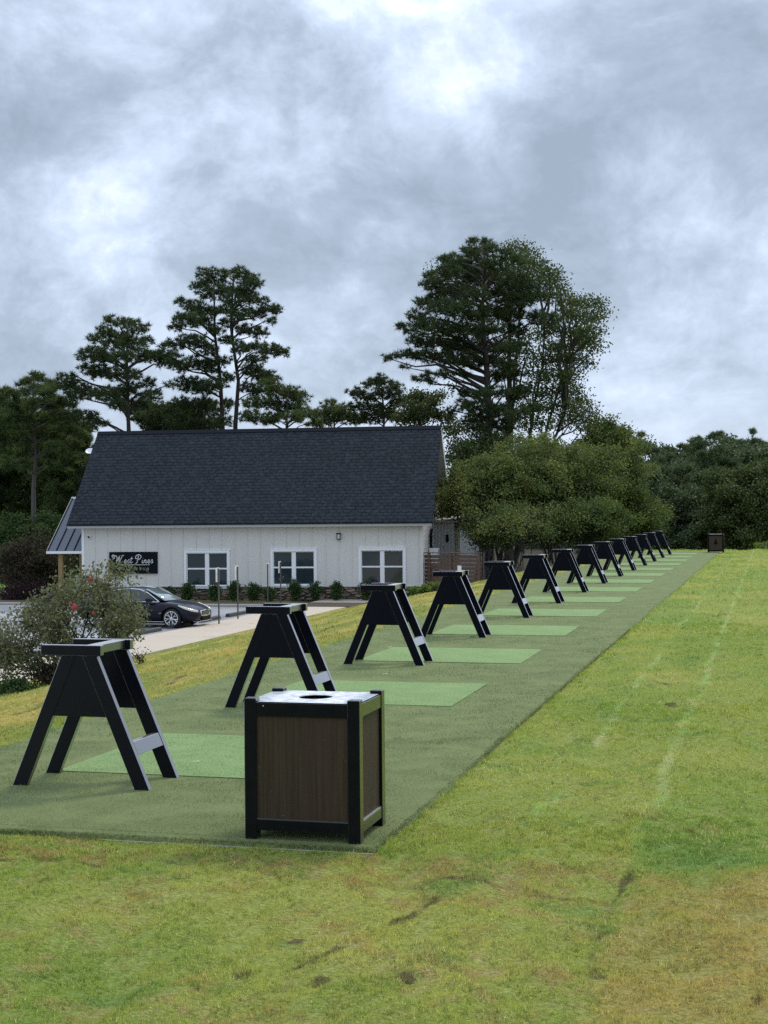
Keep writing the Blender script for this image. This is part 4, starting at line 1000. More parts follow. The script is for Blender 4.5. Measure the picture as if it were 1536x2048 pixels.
# windscreen and rear window
def scr(x0, z0, h0, x1, z1, h1, nm, m):
    bm = bmesh.new(); n = 8; A, B, C_, D_ = [], [], [], []
    for i in range(n + 1):
        f_ = -1 + 2 * i / n; cv = (1 - f_ * f_)
        sg = 1 if x0 > 0 else -1
        A.append(bm.verts.new(cc + Vector((x0 + sg * cv * .12, f_ * h0, z0)))); B.append(bm.verts.new(cc + Vector((x1 + sg * cv * .06, f_ * h1, z1 + cv * .02))))
    for i in range(n): bm.faces.new((A[i], A[i+1], B[i+1], B[i]))
    ex = bmesh.ops.extrude_face_region(bm, geom=list(bm.faces)); bmesh.ops.translate(bm, vec=(.0, 0, -.02), verts=[v for v in ex['geom'] if isinstance(v, bmesh.types.BMVert)])
    return obj(nm, bm, m, cabin, True)
scr(1.08, .945, .70, .32, 1.335, .56, 'windscreen', mwsc); scr(-1.86, 1.04, .62, -1.05, 1.315, .54, 'rear_window', mcg)
bm = bmesh.new()
for i in range(5): box(bm, -.012, .012, -.30 + i * .01, .30 - i * .01, .0 + i * .033, .014 + i * .033, .003, Matrix.Translation(cc + Vector((2.33 - i * .008, 0, .425))))
tube(bm, [cc + Vector(p) for p in [(2.30, -.34, .42), (2.30, -.38, .50), (2.27, -.33, .585), (2.31, 0, .60), (2.27, .33, .585), (2.30, .38, .50), (2.30, .34, .42), (2.335, 0, .40), (2.30, -.34, .42)]], .018, 6)
obj('grille', bm, mchr, car)
bm = bmesh.new(); box(bm, -.03, .03, -.36, .36, -.06, .06, .01, Matrix.Translation(cc + Vector((2.31, 0, .32)))); obj('lower_intake', bm, mdark, car)
bm = bmesh.new(); box(bm, -.10, .06, -.62, .62, -.012, .012, .004, Matrix.Translation(cc + Vector((2.22, 0, .215)))); obj('front_lip', bm, mchr, car)
# black wells behind the wheels
bm = bmesh.new()
for ax in (AX, -1.45): box(bm, ax - .40, ax + .40, -.62, .62, .20, .70, 0, Matrix.Translation(cc))
obj('wheel_wells', bm, mdark, car)
def make_wheel():
    bm = bmesh.new()
    mt_ = Matrix.Rotation(R(90), 4, 'X')
    lathe(bm, [(.245, -.10), (.30, -.115), (.325, -.10), (.333, -.05), (.333, .05), (.325, .10), (.30, .115), (.245, .10)], 40, mt_)
    wroot = obj('wheel', bm, mtyre, car, True)
    bm = bmesh.new()
    # rim ring
    for r0, r1, y0, y1 in ((.225, .252, .06, .122),):
        n = 40; rings = []
        for r_, y_ in ((r0, y0), (r0 + .005, y1), (r1, y1), (r1 + .002, y0)):
            rings.append([bm.verts.new((r_ * math.cos(k*2*math.pi/n), -y_, r_ * math.sin(k*2*math.pi/n))) for k in range(n)])
        for i in range(4):
            A, B = rings[i], rings[(i+1) % 4]
            for k in range(n): bm.faces.new((A[k], A[(k+1) % n], B[(k+1) % n], B[k]))
    for k in range(7):      # seven forked spokes
        a = k * 2 * math.pi / 7
        for da in (-.13, .13):
            p0 = Vector((.04 * math.cos(a), -.112, .04 * math.sin(a))); p1 = Vector((.13 * math.cos(a + da*.3), -.108, .13 * math.sin(a + da*.3))); p2 = Vector((.228 * math.cos(a + da * 1.5), -.112, .228 * math.sin(a + da * 1.5)))
            tube(bm, [p0, p1, p2], [.016, .015, .016], 5)
    lathe(bm, [(.045, .10), (.05, .118), (.03, .124)], 14, mt_)
    obj('rim', bm, mrim, wroot)
    bm = bmesh.new(); lathe(bm, [(.215, .03), (.215, .05)], 24, mt_); obj('brake_disc', bm, mdark, wroot)
    return wroot
w0 = make_wheel()
for ax, sy, rz in ((AX, -1, 0), (-1.45, -1, 0), (AX, 1, math.pi), (-1.45, 1, math.pi)):
    o = w0 if (ax == AX and sy < 0) else copy_tree(w0, car)
    o.location = cc + Vector((ax, sy * .76, .333)); o.rotation_euler = (0, .3, rz)

# ------------------------------------------------------------------ foliage
def leaf_mat(name, dark, light, tip=None, trans=.25, ns=1.2):
    m, nt, p = mat(name); rn = nt.attr('rnd'); P = nt.obj(); n1 = nt.noise(P, ns, 3, .6)
    f_ = nt.m('ADD', nt.m('MULTIPLY', rn, .55), nt.m('MULTIPLY', nt.ss(n1, .3, .7), .45))
    col = nt.mix(f_, dark, light)
    if tip: col = nt.mix(nt.m('MULTIPLY', nt.ss(n1, .52, .70), nt.ss(rn, .35, .8)), col, tip)
    df = nt.add('ShaderNodeBsdfPrincipled'); nt.put(df.inputs['Base Color'], col); df.inputs['Roughness'].default_value = .65; df.inputs['Specular IOR Level'].default_value = .15
    tl = nt.add('ShaderNodeBsdfTranslucent'); nt.put(tl.inputs[0], nt.mix(1, col, (1.2, 1.25, .7), 'MULTIPLY'))
    mx = nt.add('ShaderNodeMixShader'); mx.inputs[0].default_value = trans
    nt.l.new(df.outputs[0], mx.inputs[1]); nt.l.new(tl.outputs[0], mx.inputs[2]); nt.l.new(mx.outputs[0], nt.n['Material Output'].inputs[0])
    nt.n.remove(p)
    return m
mpine = leaf_mat('pine_needles', (0.028, 0.043, 0.021), (0.092, 0.122, 0.050))
mpine2 = leaf_mat('pine_needles_light', (0.046, 0.066, 0.028), (0.125, 0.160, 0.060), (0.198, 0.288, 0.082))
mdeci = leaf_mat('broad_leaves', (0.036, 0.055, 0.022), (0.108, 0.138, 0.048), (0.168, 0.156, 0.060))
mcrape = leaf_mat('olive_leaves', (0.054, 0.080, 0.029), (0.178, 0.213, 0.065), (0.314, 0.285, 0.086), .25, .8)
mcrape2 = leaf_mat('fresh_leaves', (0.042, 0.066, 0.024), (0.125, 0.160, 0.048), (0.210, 0.280, 0.070), .25, .8)
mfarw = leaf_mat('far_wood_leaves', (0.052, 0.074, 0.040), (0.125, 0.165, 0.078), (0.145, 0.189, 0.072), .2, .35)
mmaple = leaf_mat('dark_red_leaves', (0.026, 0.026, 0.019), (0.078, 0.060, 0.038), (0.120, 0.078, 0.054), .2)
mpurple = leaf_mat('purple_leaves', (.014, .008, .012), (.045, .020, .028), None, .2)
mshrub = leaf_mat('shrub_leaves', (0.023, 0.049, 0.018), (0.085, 0.137, 0.044))
mrose = leaf_mat('rose_leaves', (0.060, 0.072, 0.042), (0.215, 0.222, 0.130), (0.325, 0.300, 0.163), .3, 3)
mlime = leaf_mat('lime_leaves', (.10, .16, .03), (.25, .33, .07))
mbark, nt, p = mat('tree_bark'); P = nt.obj(); nt.put(p.inputs['Base Color'], nt.mix(nt.noise(nt.scale(P, (6, 6, 1.5)), 1, 5, .7), (.020, .016, .013), (.065, .052, .042))); p.inputs['Roughness'].default_value = .9
mbark2, nt, p = mat('pale_bark'); P = nt.obj(); nt.put(p.inputs['Base Color'], nt.mix(nt.noise(nt.scale(P, (6, 6, 1.5)), 1, 5, .7), (.05, .045, .038), (.14, .125, .11))); p.inputs['Roughness'].default_value = .9

def unit(a): return a / np.maximum(np.linalg.norm(a, axis=1), 1e-9)[:, None]
class Tree:
    def __init__(s, seed): s.g = np.random.default_rng(seed); s.bm = bmesh.new(); s.V = []; s.Q = []
    def limb(s, a, b, r0, r1, sag=0.0, n=5, jit=.06):
        a = Vector(a); b = Vector(b); L = (b - a).length; pts = []; rr = []
        for i in range(n):
            f_ = i / (n - 1); p_ = a.lerp(b, f_); p_.z += sag * L * math.sin(math.pi * f_)
            if 0 < i < n - 1: p_ += Vector(s.g.normal(0, jit * L / n, 3))
            pts.append(p_); rr.append(r0 + (r1 - r0) * f_)
        tube(s.bm, pts, rr, 6 if r0 > .06 else 4, caps=False)
        return pts
    def tuft_pine(s, C, L, W, n):
        """needle tufts at centres C (k,3)"""
        g = s.g; k = len(C); c = np.repeat(C, n, 0); D = unit(g.normal(0, 1, (k * n, 3)) * (1, 1, .8) + (0, 0, .45))
        sd = unit(np.cross(D, g.normal(0, 1, (k * n, 3)))) * (W * .5)
        ln = (L * g.uniform(.6, 1.2, k * n))[:, None]
        s.V.append(np.stack([c - sd, c + sd, c + D * ln], 1).reshape(-1, 3))
    def leaves(s, C, L, W, n, spread, droop=0.0):
        g = s.g; k = len(C); c = np.repeat(C, n, 0) + g.normal(0, spread, (k * n, 3)) * (1, 1, .75)
        D = unit(g.normal(0, 1, (k * n, 3)) + (0, 0, droop)); sd = unit(np.cross(D, g.normal(0, 1, (k * n, 3)) + (0, 0, .1)))
        ln = (L * g.uniform(.6, 1.25, k * n))[:, None] * .5; wd = sd * (W * .5)
        s.V.append(np.stack([c - D * ln, c + wd, c + D * ln, c - wd], 1).reshape(-1, 3))
    def finish(s, root, m_leaf, m_bark, nv, crown='crown', trunk='trunk'):
        obj(trunk, s.bm, m_bark, root, True)
        V = np.concatenate(s.V); o = np_mesh(crown, V, nv, m_leaf, root, s.g.uniform(0, 1, len(V) // nv))
        return o
def puffs_px(tips, ox, oy, sc): return [(ox + a * sc, oy + b * sc, r * sc) for a, b, r in tips]

def pix_tree(name, seed, Y, base_px, trunks, tips, kind, label, m_leaf, group=None, dens=1.0, rad=.28, m_bark=None, depth=None, zb=None):
    """tips: (px, py, radius px). Each tip is a foliage pad at its own depth, carried by its own limb."""
    T = Tree(seed); g = T.g
    bx = at(base_px, 1024, Y).x; zb = gz(bx, Y) if zb is None else zb
    root = empty(name, (bx, Y, zb), 0, label, 'tree', group)
    org = np.array((bx, Y, zb))
    xs_ = [a for a, b, r in tips]; half = (max(xs_) - min(xs_)) / 2 / 2900 * Y
    D = half * .75 if depth is None else depth
    tr = []
    for (x0, y0, x1, y1, r0) in trunks:
        a = at(x0, y0, Y); b = at(x1, y1, Y); a = Vector((a.x, Y + g.normal(0, .2), zb if y0 > 990 else a.z))
        aa = Vector((a.x, a.y, zb)) if y0 > 850 else a
        P_ = T.limb(aa - Vector(org), b - Vector(org), r0, .05, 0, 7, .05); tr.append(P_)
    for (px, py, r) in tips:
        # nearest trunk at that height
        zc = at(px, py, Y).z - zb; xw_ = at(px, py, Y).x - bx
        best = min(tr, key=lambda P_: abs(np.interp(zc, [p.z for p in P_], [p.x for p in P_]) - xw_))
        zz = [p.z for p in best]; tx_ = float(np.interp(zc, zz, [p.x for p in best]))
        rx = abs(xw_ - tx_); dy = g.uniform(-1, 1) * math.sqrt(max(.05, 1 - min(1, (rx / max(half, .1)) ** 2))) * D
        Yp = Y + dy; c = at(px, py, Yp) - Vector(org); R0 = r * (1.45 if kind == 'pine' else 1.3) / 2900 * Yp
        za = min(max(c.z - (.30 if kind == 'pine' else .75) * math.hypot(rx, dy) - .2, zz[0] + .6), zz[-1])
        att = Vector((float(np.interp(za, zz, [p.x for p in best])), float(np.interp(za, zz, [p.y for p in best])), za))
        T.limb(att, c, .035 + .012 * (c - att).length, .018, .06 if kind == 'pine' else -.03, 5, .14)
        n = max(6, int(dens * (46 if kind == 'pine' else 60) * (R0 / .6) ** 2))
        q_ = unit(g.normal(0, 1, (n, 3))) * (g.uniform(0, 1, (n, 1)) ** .45) * R0 * np.array((1.2, 1.2, .66))
        C_ = np.array(c) + q_
        for k in range(0, n, 6): T.limb(c, Vector(C_[k]), .016, .008, 0, 3, .1)
        if kind == 'pine': T.tuft_pine(C_, rad, .036, 26)
        else: T.leaves(C_, .16, .11, 13, rad * .6)
    T.finish(root, m_leaf, m_bark or mbark, 3 if kind == 'pine' else 4)
    return root

tA = [(540,340,30),(600,350,35),(660,370,38),(690,430,33),(500,400,38),(450,430,25),(560,430,48),(620,450,45),(470,480,40),(420,510,38),(520,520,50),(600,520,40),(680,500,45),(740,510,38),(800,500,35),(845,530,35),
      (430,570,35),(480,590,40),(560,600,38),(640,600,35),(330,620,33),(310,650,28),(370,660,38),(430,690,33),(350,700,33),(500,700,45),(560,680,38),(620,670,42),(700,640,30),(740,690,26),(560,740,35),(650,740,35),(420,800,33),(470,830,33),(360,800,28),(300,600,14),(820,650,20)]
pix_tree('pine_tree', 1, 84, 257, [(258, 1000, 254, 660, .26)], puffs_px(tA, 0, 500, .4167), 'pine', 'dark pine with single trunk and layered crown above the left end of the roof', mpine, 'pines behind the clubhouse')
tB = [(990,110,33),(1030,150,38),(960,170,33),(1000,210,38),(1080,200,38),(1080,110,28),(1140,110,33),(1190,140,38),(1220,160,28),(1150,190,42),(1110,250,42),(1190,230,38),(1250,240,28),(1290,290,36),(1320,280,22),(1300,340,22),(1220,300,38),(1140,310,38),
      (870,250,22),(920,270,33),(960,280,38),(870,330,33),(920,340,42),(980,330,38),(850,370,26),(1040,380,30),(1180,380,38),(1240,400,33),(900,440,40),(960,440,40),(830,450,26),(790,460,22),(1000,480,33),(1160,470,40),(1230,470,38),(1300,480,36),(1350,490,30),(1230,530,36),
      (950,540,40),(1010,560,40),(870,560,36),(800,540,32),(1190,570,30),(1240,600,45),(1290,620,38),(900,640,42),(960,660,48),(1030,650,46),(1180,660,26),(1250,680,42),(880,740,42),(950,750,48),(1020,760,48),(800,770,48),(740,800,42),(870,820,48),(960,830,48),(1060,820,40),(1070,290,26),(1085,350,28),(1080,430,28),(1075,530,26),(1095,610,28),(1100,740,30),(1030,300,26)]
pix_tree('pine_tree', 2, 88, 462, [(455, 1000, 428, 570, .24), (470, 1000, 467, 555, .24)], puffs_px(tB, 0, 500, .4167), 'pine', 'tall twin-trunked pine rising above the middle of the roof', mpine, 'pines behind the clubhouse')
tC = [(1290,650,38),(1340,680,38),(1400,690,42),(1440,710,33),(1220,740,38),(1290,730,42),(1360,750,42),(1430,760,38),(1190,800,33),(1250,810,38),(1320,810,38),(1410,800,38),(1460,790,28),(1500,790,25),(1510,830,28)]
pix_tree('pine_tree', 3, 86, 572, [(571, 1000, 575, 800, .18)], puffs_px(tC, 0, 500, .4167), 'pine', 'short bushy pine just right of the twin-trunked pine', mpine2, 'pines behind the clubhouse')
tD = [(60,850,38),(100,870,38),(20,880,33),(130,900,38),(60,900,40),(170,910,33),(10,920,33)]
pix_tree('pine_tree', 4, 92, 668, [(668, 1000, 668, 830, .15)], puffs_px(tD, 640, 460, .4167), 'pine', 'lowest rounded pine peeping over the roof between taller trees', mpine2, 'pines behind the clubhouse')
tE = [(300,720,33),(250,740,33),(350,760,38),(170,780,28),(210,800,33),(290,790,38),(370,810,33),(170,850,28),(240,850,38),(320,860,38),(400,820,24),(260,900,38),(340,900,33),(210,900,30)]
pix_tree('pine_tree', 5, 90, 761, [(761, 1000, 764, 775, .17)], puffs_px(tE, 640, 460, .4167), 'pine', 'rounded dark pine over the roof, left of the small yellowish tree', mpine, 'pines behind the clubhouse')
tF = [(460,800,33),(500,810,28),(570,800,24),(530,830,28),(440,850,33),(490,870,38),(540,880,28),(470,910,38),(400,900,38),(580,890,24),(620,900,22)]
pix_tree('broadleaf_tree', 6, 87, 840, [(842, 1000, 838, 800, .13)], puffs_px(tF, 640, 460, .4167), 'leaf', 'small yellowish green tree over the right end of the roof ridge', mdeci, None, 1.0, .35)
tG = [(740,60,22),(790,60,22),(720,100,33),(770,110,38),(830,90,28),(600,140,28),(650,150,38),(700,160,38),(760,170,45),(830,160,40),(620,200,45),(690,220,50),(770,230,55),(850,220,50),(920,250,50),(980,270,40),(530,230,28),(520,270,28),(570,250,33),(590,300,50),(660,300,55),(740,310,50),(850,300,50),(930,330,50),(1000,330,40),(480,340,22),(530,350,38),(600,380,55),(680,390,55),(760,400,50),(850,390,50),(930,400,45),(470,410,36),(400,460,22),(430,480,26),(500,460,48),(580,470,50),(660,480,50),(740,480,45),(820,470,40),(1040,420,40),(1100,430,38),
      (460,530,30),(520,540,42),(600,550,48),(680,560,50),(760,560,50),(840,560,40),(320,615,20),(370,605,22),(420,600,28),(480,605,33),(540,610,38),(610,620,38),(680,620,45),(750,630,45),(820,630,40),(410,660,16),(470,715,22),(520,720,22),(520,690,18),(600,690,26),(680,690,26),(850,700,36),(700,780,26),(780,790,33),(850,780,38),(690,840,33),(740,850,38),(820,870,45),(880,860,38),(640,870,22),(740,910,38),(820,930,50),(900,940,40),(760,960,40),(930,480,38),(900,560,38),(890,640,34),(960,560,30),(930,700,32),(960,780,32),(1000,860,32),(950,880,36),(940,150,30),(900,120,28)]
pix_tree('pine_tree', 7, 82, 973, [(975, 1000, 968, 520, .38)], puffs_px(tG, 640, 460, .4167), 'pine', 'very tall dense pine with a long low branch reaching left, beside the sparse broadleaf', mpine, 'pines behind the clubhouse', 1.0, .30)
tH = [(900,90,28),(960,90,33),(1000,110,33),(940,140,38),(1010,160,38),(1060,170,33),(1100,200,33),(900,180,33),(970,200,42),(1050,230,42),(1110,250,38),(1140,220,24),(1150,270,24),(1040,300,42),(1110,310,38),(1150,330,33),(1200,350,38),(1240,350,33),(1290,350,28),(1330,350,24),(1340,390,24),(1180,400,42),(1250,410,42),(1310,420,33),(1330,470,28),(1120,470,38),(1200,480,42),(1270,480,38),(1310,510,33),(1340,550,20),(1310,560,28),(1250,550,38),(1180,560,42),(1110,560,42),(1050,490,38),(960,520,33),
      (1000,590,38),(1070,630,42),(1150,620,42),(1220,620,38),(1280,640,28),(1200,690,38),(1120,700,42),(1040,700,42),(960,660,28),(990,760,42),(1070,780,42),(1150,770,42),(1220,750,33),(1240,820,42),(1280,860,33),(1180,850,42),(1100,850,38),(1020,850,42),(1290,900,24),(1230,900,38),(1150,920,38),(1270,950,33),(1060,930,38),(980,930,38),(880,420,30),(905,500,30),(930,600,30),(885,660,30),(900,560,28),(560,190,24),(600,180,24),(940,330,32),(950,800,38),(650,760,22),(620,950,36),(680,950,36),(640,990,28)]
pix_tree('broadleaf_tree', 8, 85, 1018, [(1018, 1000, 1012, 520, .30), (1020, 900, 1090, 640, .14), (1018, 880, 1140, 700, .13), (1020, 930, 1130, 820, .12), (1010, 880, 1040, 560, .14)], puffs_px(tH, 640, 460, .4167), 'leaf',
         'very tall sparse broadleaf tree with sky showing through, right of the dense pine', mdeci, None, .52, .46)

# bulk trees: foliage pads scattered through an ellipsoid crown (image ellipse cx, cy, rx, ry)
def bulk(name, seed, Y, cx, cy, rx, ry, label, m_leaf, kind='leaf', npad=60, pad=.55, L=.16, W=.10, nl=12, stems=3, group=None, m_bark=None, spread=.24, droop=0, zb=None, dens=1.0, cat='tree', per=None, low=.02):
    T = Tree(seed); g = T.g; c = at(cx, cy, Y); RX = rx / 2900 * Y; RZ = ry / 2900 * Y
    zb = gz(c.x, Y) if zb is None else zb
    root = empty(name, (c.x, Y, zb), 0, label, cat, group); zc = c.z - zb
    bs = [Vector((g.normal(0, .25) if stems > 1 else 0, g.normal(0, .25) if stems > 1 else 0, 0)) for _ in range(stems)]
    tops = []
    for b in bs:
        top = Vector((g.normal(0, RX * .35) if stems > 1 else 0, g.normal(0, RX * .35) if stems > 1 else 0, zc + RZ * .35))
        tops.append(T.limb(b, top, max(.05, .022 * (zc + RZ)) / math.sqrt(stems), .03, 0, 6, .12))
    for i in range(npad):
        d_ = unit(g.normal(0, 1, (1, 3)))[0]; rr = g.uniform(.2, .95) ** .5
        lump_ = 1 + .26 * math.sin(d_[0] * 5 + seed) * math.cos(d_[2] * 6 + seed * 2) + g.normal(0, .09)
        p_ = Vector((d_[0] * RX * rr * lump_, d_[1] * RX * rr * .9, zc + d_[2] * RZ * rr * lump_))
        if p_.z < low: p_.z = low + g.uniform(0, .2)
        tp = tops[g.integers(len(tops))]; a = tp[min(len(tp) - 1, max(1, int(len(tp) * min(1, max(0, (p_.z - .3 * RX) / (zc + RZ * .35))))))]
        T.limb(a, p_, .03, .012, .04, 4, .1)
        R0 = pad * g.uniform(.45, 1.35); n = max(4, int(dens * 22 * (R0 / .55) ** 1.5))
        q_ = unit(g.normal(0, 1, (n, 3))) * (g.uniform(0, 1, (n, 1)) ** .5) * R0 * np.array((1.2, 1.2, .7))
        ow = np.array((d_[0], d_[1], d_[2] * .35 + .12)); u_ = g.uniform(-.4, 1.5, (n, 1))
        C_ = np.array(p_) + q_ * np.clip(1 - .5 * u_, .25, 1) + ow * u_ * R0 * np.array((1, 1, 1)) - np.array((0, 0, .18)) * (u_ * u_) * R0
        if kind == 'pine': T.tuft_pine(C_, L, W, nl)
        else: T.leaves(C_, L, W, nl, spread, droop)
    T.finish(root, m_leaf, m_bark or mbark, 3 if kind == 'pine' else 4, 'crown' if cat == 'tree' else 'foliage', 'trunk' if cat == 'tree' else 'stems')
    return root
# bushy olive trees right of the clubhouse
GB = 'bushy olive trees between clubhouse and tee'
bulk('bushy_tree', 21, 69, 998, 985, 98, 85, 'wide olive green bushy tree hiding the right side of the clubhouse', mcrape, npad=190, stems=5, group=GB, m_bark=mbark2, pad=.6, spread=.2, L=.14, W=.08, nl=13)
bulk('bushy_tree', 22, 71, 1100, 970, 100, 92, 'wide olive bushy tree behind the seventh and eighth bag stands', mcrape, npad=190, stems=5, group=GB, m_bark=mbark2, pad=.6, spread=.2, L=.14, W=.08, nl=13)
bulk('bushy_tree', 23, 73, 1195, 985, 92, 88, 'olive bushy tree behind the far bag stands, right of the two widest', mcrape, npad=160, stems=4, group=GB, m_bark=mbark2, pad=.6, spread=.2, L=.14, W=.08, nl=13)
bulk('bushy_tree', 24, 67, 1175, 1040, 66, 40, 'low fresh green bushy tree behind the ninth bag stand', mcrape2, npad=80, stems=3, group=GB, pad=.5, spread=.2, L=.13, W=.08, nl=13)
bulk('bushy_tree', 25, 74, 1275, 1035, 40, 40, 'small green bushy tree closest to the far end of the bag stands', mcrape2, npad=60, stems=3, group=GB, pad=.5, spread=.2, L=.13, W=.08, nl=13)
bulk('bushy_tree', 26, 80, 965, 925, 60, 55, 'dull green bushy tree half hidden behind the gable end of the roof', mdeci, npad=90, stems=3, group=GB, pad=.6, spread=.22)
bulk('bushy_tree', 27, 84, 1212, 885, 30, 52, 'slender light green tree poking above the olive bushy trees', mcrape, npad=80, stems=1, pad=.5, spread=.22, group=GB)
bulk('bushy_tree', 28, 66, 1040, 1045, 90, 30, 'low dull olive tree under the wide bushy trees by the weathered fence', mcrape, npad=90, stems=6, group=GB, m_bark=mbark2, pad=.45, spread=.2, L=.13, W=.07)

# left wood beyond the car park
GL = 'trees in the wood left of the clubhouse'
tI = [(290,90,33),(330,105,33),(240,130,33),(180,150,33),(400,160,42),(60,220,38),(110,250,42),(200,230,48),(300,200,48),(380,230,48),(450,190,36),(40,320,48),(150,330,55),(250,320,55),(350,330,55),(450,330,50),(520,300,42),(600,330,30),(60,420,55),(180,430,55),(300,430,50),(420,430,55),(540,410,50),(620,400,30),
      (60,540,55),(180,550,55),(330,560,50),(430,550,55),(560,520,50),(60,670,55),(160,690,55),(330,690,50),(450,680,55),(600,640,50),(20,260,30),(-20,400,60),(-30,600,60),(60,800,55),(170,820,50),(330,820,55),(460,810,55),(560,760,50)]
pix_tree('pine_tree', 31, 86, 62, [(64, 1000, 66, 790, .24)], puffs_px(tI, 0, 730, .2442), 'pine', 'green pine with pale lower trunk at the left edge of the photo', mpine2, GL, 1.5, .34, mbark2, depth=2.6)
bulk('broadleaf_tree', 32, 94, 140, 960, 62, 105, 'green tree left of the roof, right of the one with a pale trunk', mpine2, 'pine', npad=120, pad=.85, L=.34, W=.05, nl=22, stems=1, group=GL)
bulk('broadleaf_tree', 33, 96, -40, 930, 50, 130, 'dark green tree cut by the left edge of the photo', mpine, 'pine', npad=120, pad=.9, L=.34, W=.05, nl=22, stems=1, group=GL)
bulk('broadleaf_tree', 34, 104, 30, 1020, 85, 105, 'dark lower tree beneath the tall pale-trunked tree', mfarw, 'leaf', npad=150, pad=.8, L=.22, W=.16, stems=2, group=GL)
bulk('broadleaf_tree', 35, 100, 125, 1040, 85, 100, 'dark lower tree behind the metal porch roof', mfarw, 'leaf', npad=150, pad=.8, L=.22, W=.16, stems=2, group=GL)
bulk('broadleaf_tree', 36, 86, 60, 1090, 70, 62, 'mid green rounded tree over the dark red shrub', mshrub, 'leaf', npad=100, pad=.6, L=.18, W=.12, stems=3, group=GL)
bulk('broadleaf_tree', 37, 110, 215, 1060, 90, 110, 'dark tree mostly hidden behind the clubhouse porch', mfarw, 'leaf', npad=110, pad=.8, L=.22, W=.16, stems=2, group=GL)
bulk('red_leaved_shrub', 38, 72, 62, 1135, 60, 60, 'dark reddish brown rounded tree beyond the car park left of the porch', mmaple, 'leaf', npad=120, pad=.42, L=.12, W=.07, stems=4)
bulk('purple_shrub', 39, 68, 58, 1195, 52, 30, 'low dark purple shrub at the kerb below the reddish tree', mpurple, 'leaf', npad=60, pad=.35, L=.10, W=.06, stems=4, cat='shrub')
bulk('broadleaf_tree', 42, 97, 20, 880, 55, 75, 'mid green tree filling behind the pale-trunked pine at the left edge', mpine2, 'pine', npad=90, pad=.75, L=.34, W=.05, nl=22, stems=1, group=GL)
bulk('broadleaf_tree', 43, 95, 118, 885, 50, 78, 'dark green tree between the pale-trunked pine and the pine over the left roof end', mpine, 'pine', npad=90, pad=.75, L=.34, W=.05, nl=22, stems=1, group=GL)
# backing trees behind the roofline
bulk('broadleaf_tree', 41, 100, 345, 850, 70, 55, 'dark tree filling between the single and the twin-trunked pine', mpine, 'pine', npad=90, pad=.7, L=.32, W=.05, nl=22, stems=1, group=GL)
# the far wood at the right: a few prototypes copied
GF = 'trees of the far wood beyond the tee'
LF = 'dark green tree in the far wood beyond the end of the tee'
protos = []
for k, (kd, m_) in enumerate((('leaf', mfarw), ('pine', mfarw), ('leaf', mfarw), ('pine', mfarw))):
    r_ = bulk('far_tree', 50 + k, 150, 1300 + 70 * k, 1000, 88 + 8 * (k % 2), 150 + 10 * k, LF, m_, kd, npad=150, pad=1.15, L=.42 if kd == 'leaf' else .6, W=.28 if kd == 'leaf' else .09, nl=9 if kd == 'leaf' else 16, spread=.4, stems=1, group=GF, zb=-6.0, dens=.75, low=2)
    protos.append(r_)
rr_ = random.Random(3)
spots = []
for i in range(13): spots.append((1150 + i * 50 + rr_.uniform(-14, 14), 150 + rr_.uniform(-7, 10), rr_.uniform(.74, .86)))
for i in range(12): spots.append((1170 + i * 52 + rr_.uniform(-18, 18), 178 + rr_.uniform(-6, 10), rr_.uniform(.90, 1.0)))
for i in range(10): spots.append((1215 + i * 56 + rr_.uniform(-12, 12), 133 + rr_.uniform(-5, 5), rr_.uniform(.50, .68)))
for i, (px, Y, sc) in enumerate(spots):
    o = protos[i] if i < 4 else copy_tree(protos[i % 4])
    X = (px - 768) / 2900 * Y
    o.location = (X, Y, -6.2); o.scale = (sc, sc, sc * rr_.uniform(.94, 1.04)); o.rotation_euler.z = rr_.uniform(0, 6.28)
# a lighter rounded tree at the right edge of the far wood
bulk('far_tree', 61, 124, 1520, 1030, 90, 85, 'lighter green rounded tree in front of the far wood at the right edge', mdeci, npad=200, pad=.9, L=.26, W=.17, stems=2, spread=.35, zb=-6, dens=.9)
bulk('weed_clump', 62, 63, 1528, 1092, 16, 12, 'yellowish weeds at the far edge of the lawn, right side', mlime, npad=16, pad=.16, L=.08, W=.03, stems=3, cat='plant', spread=.07)

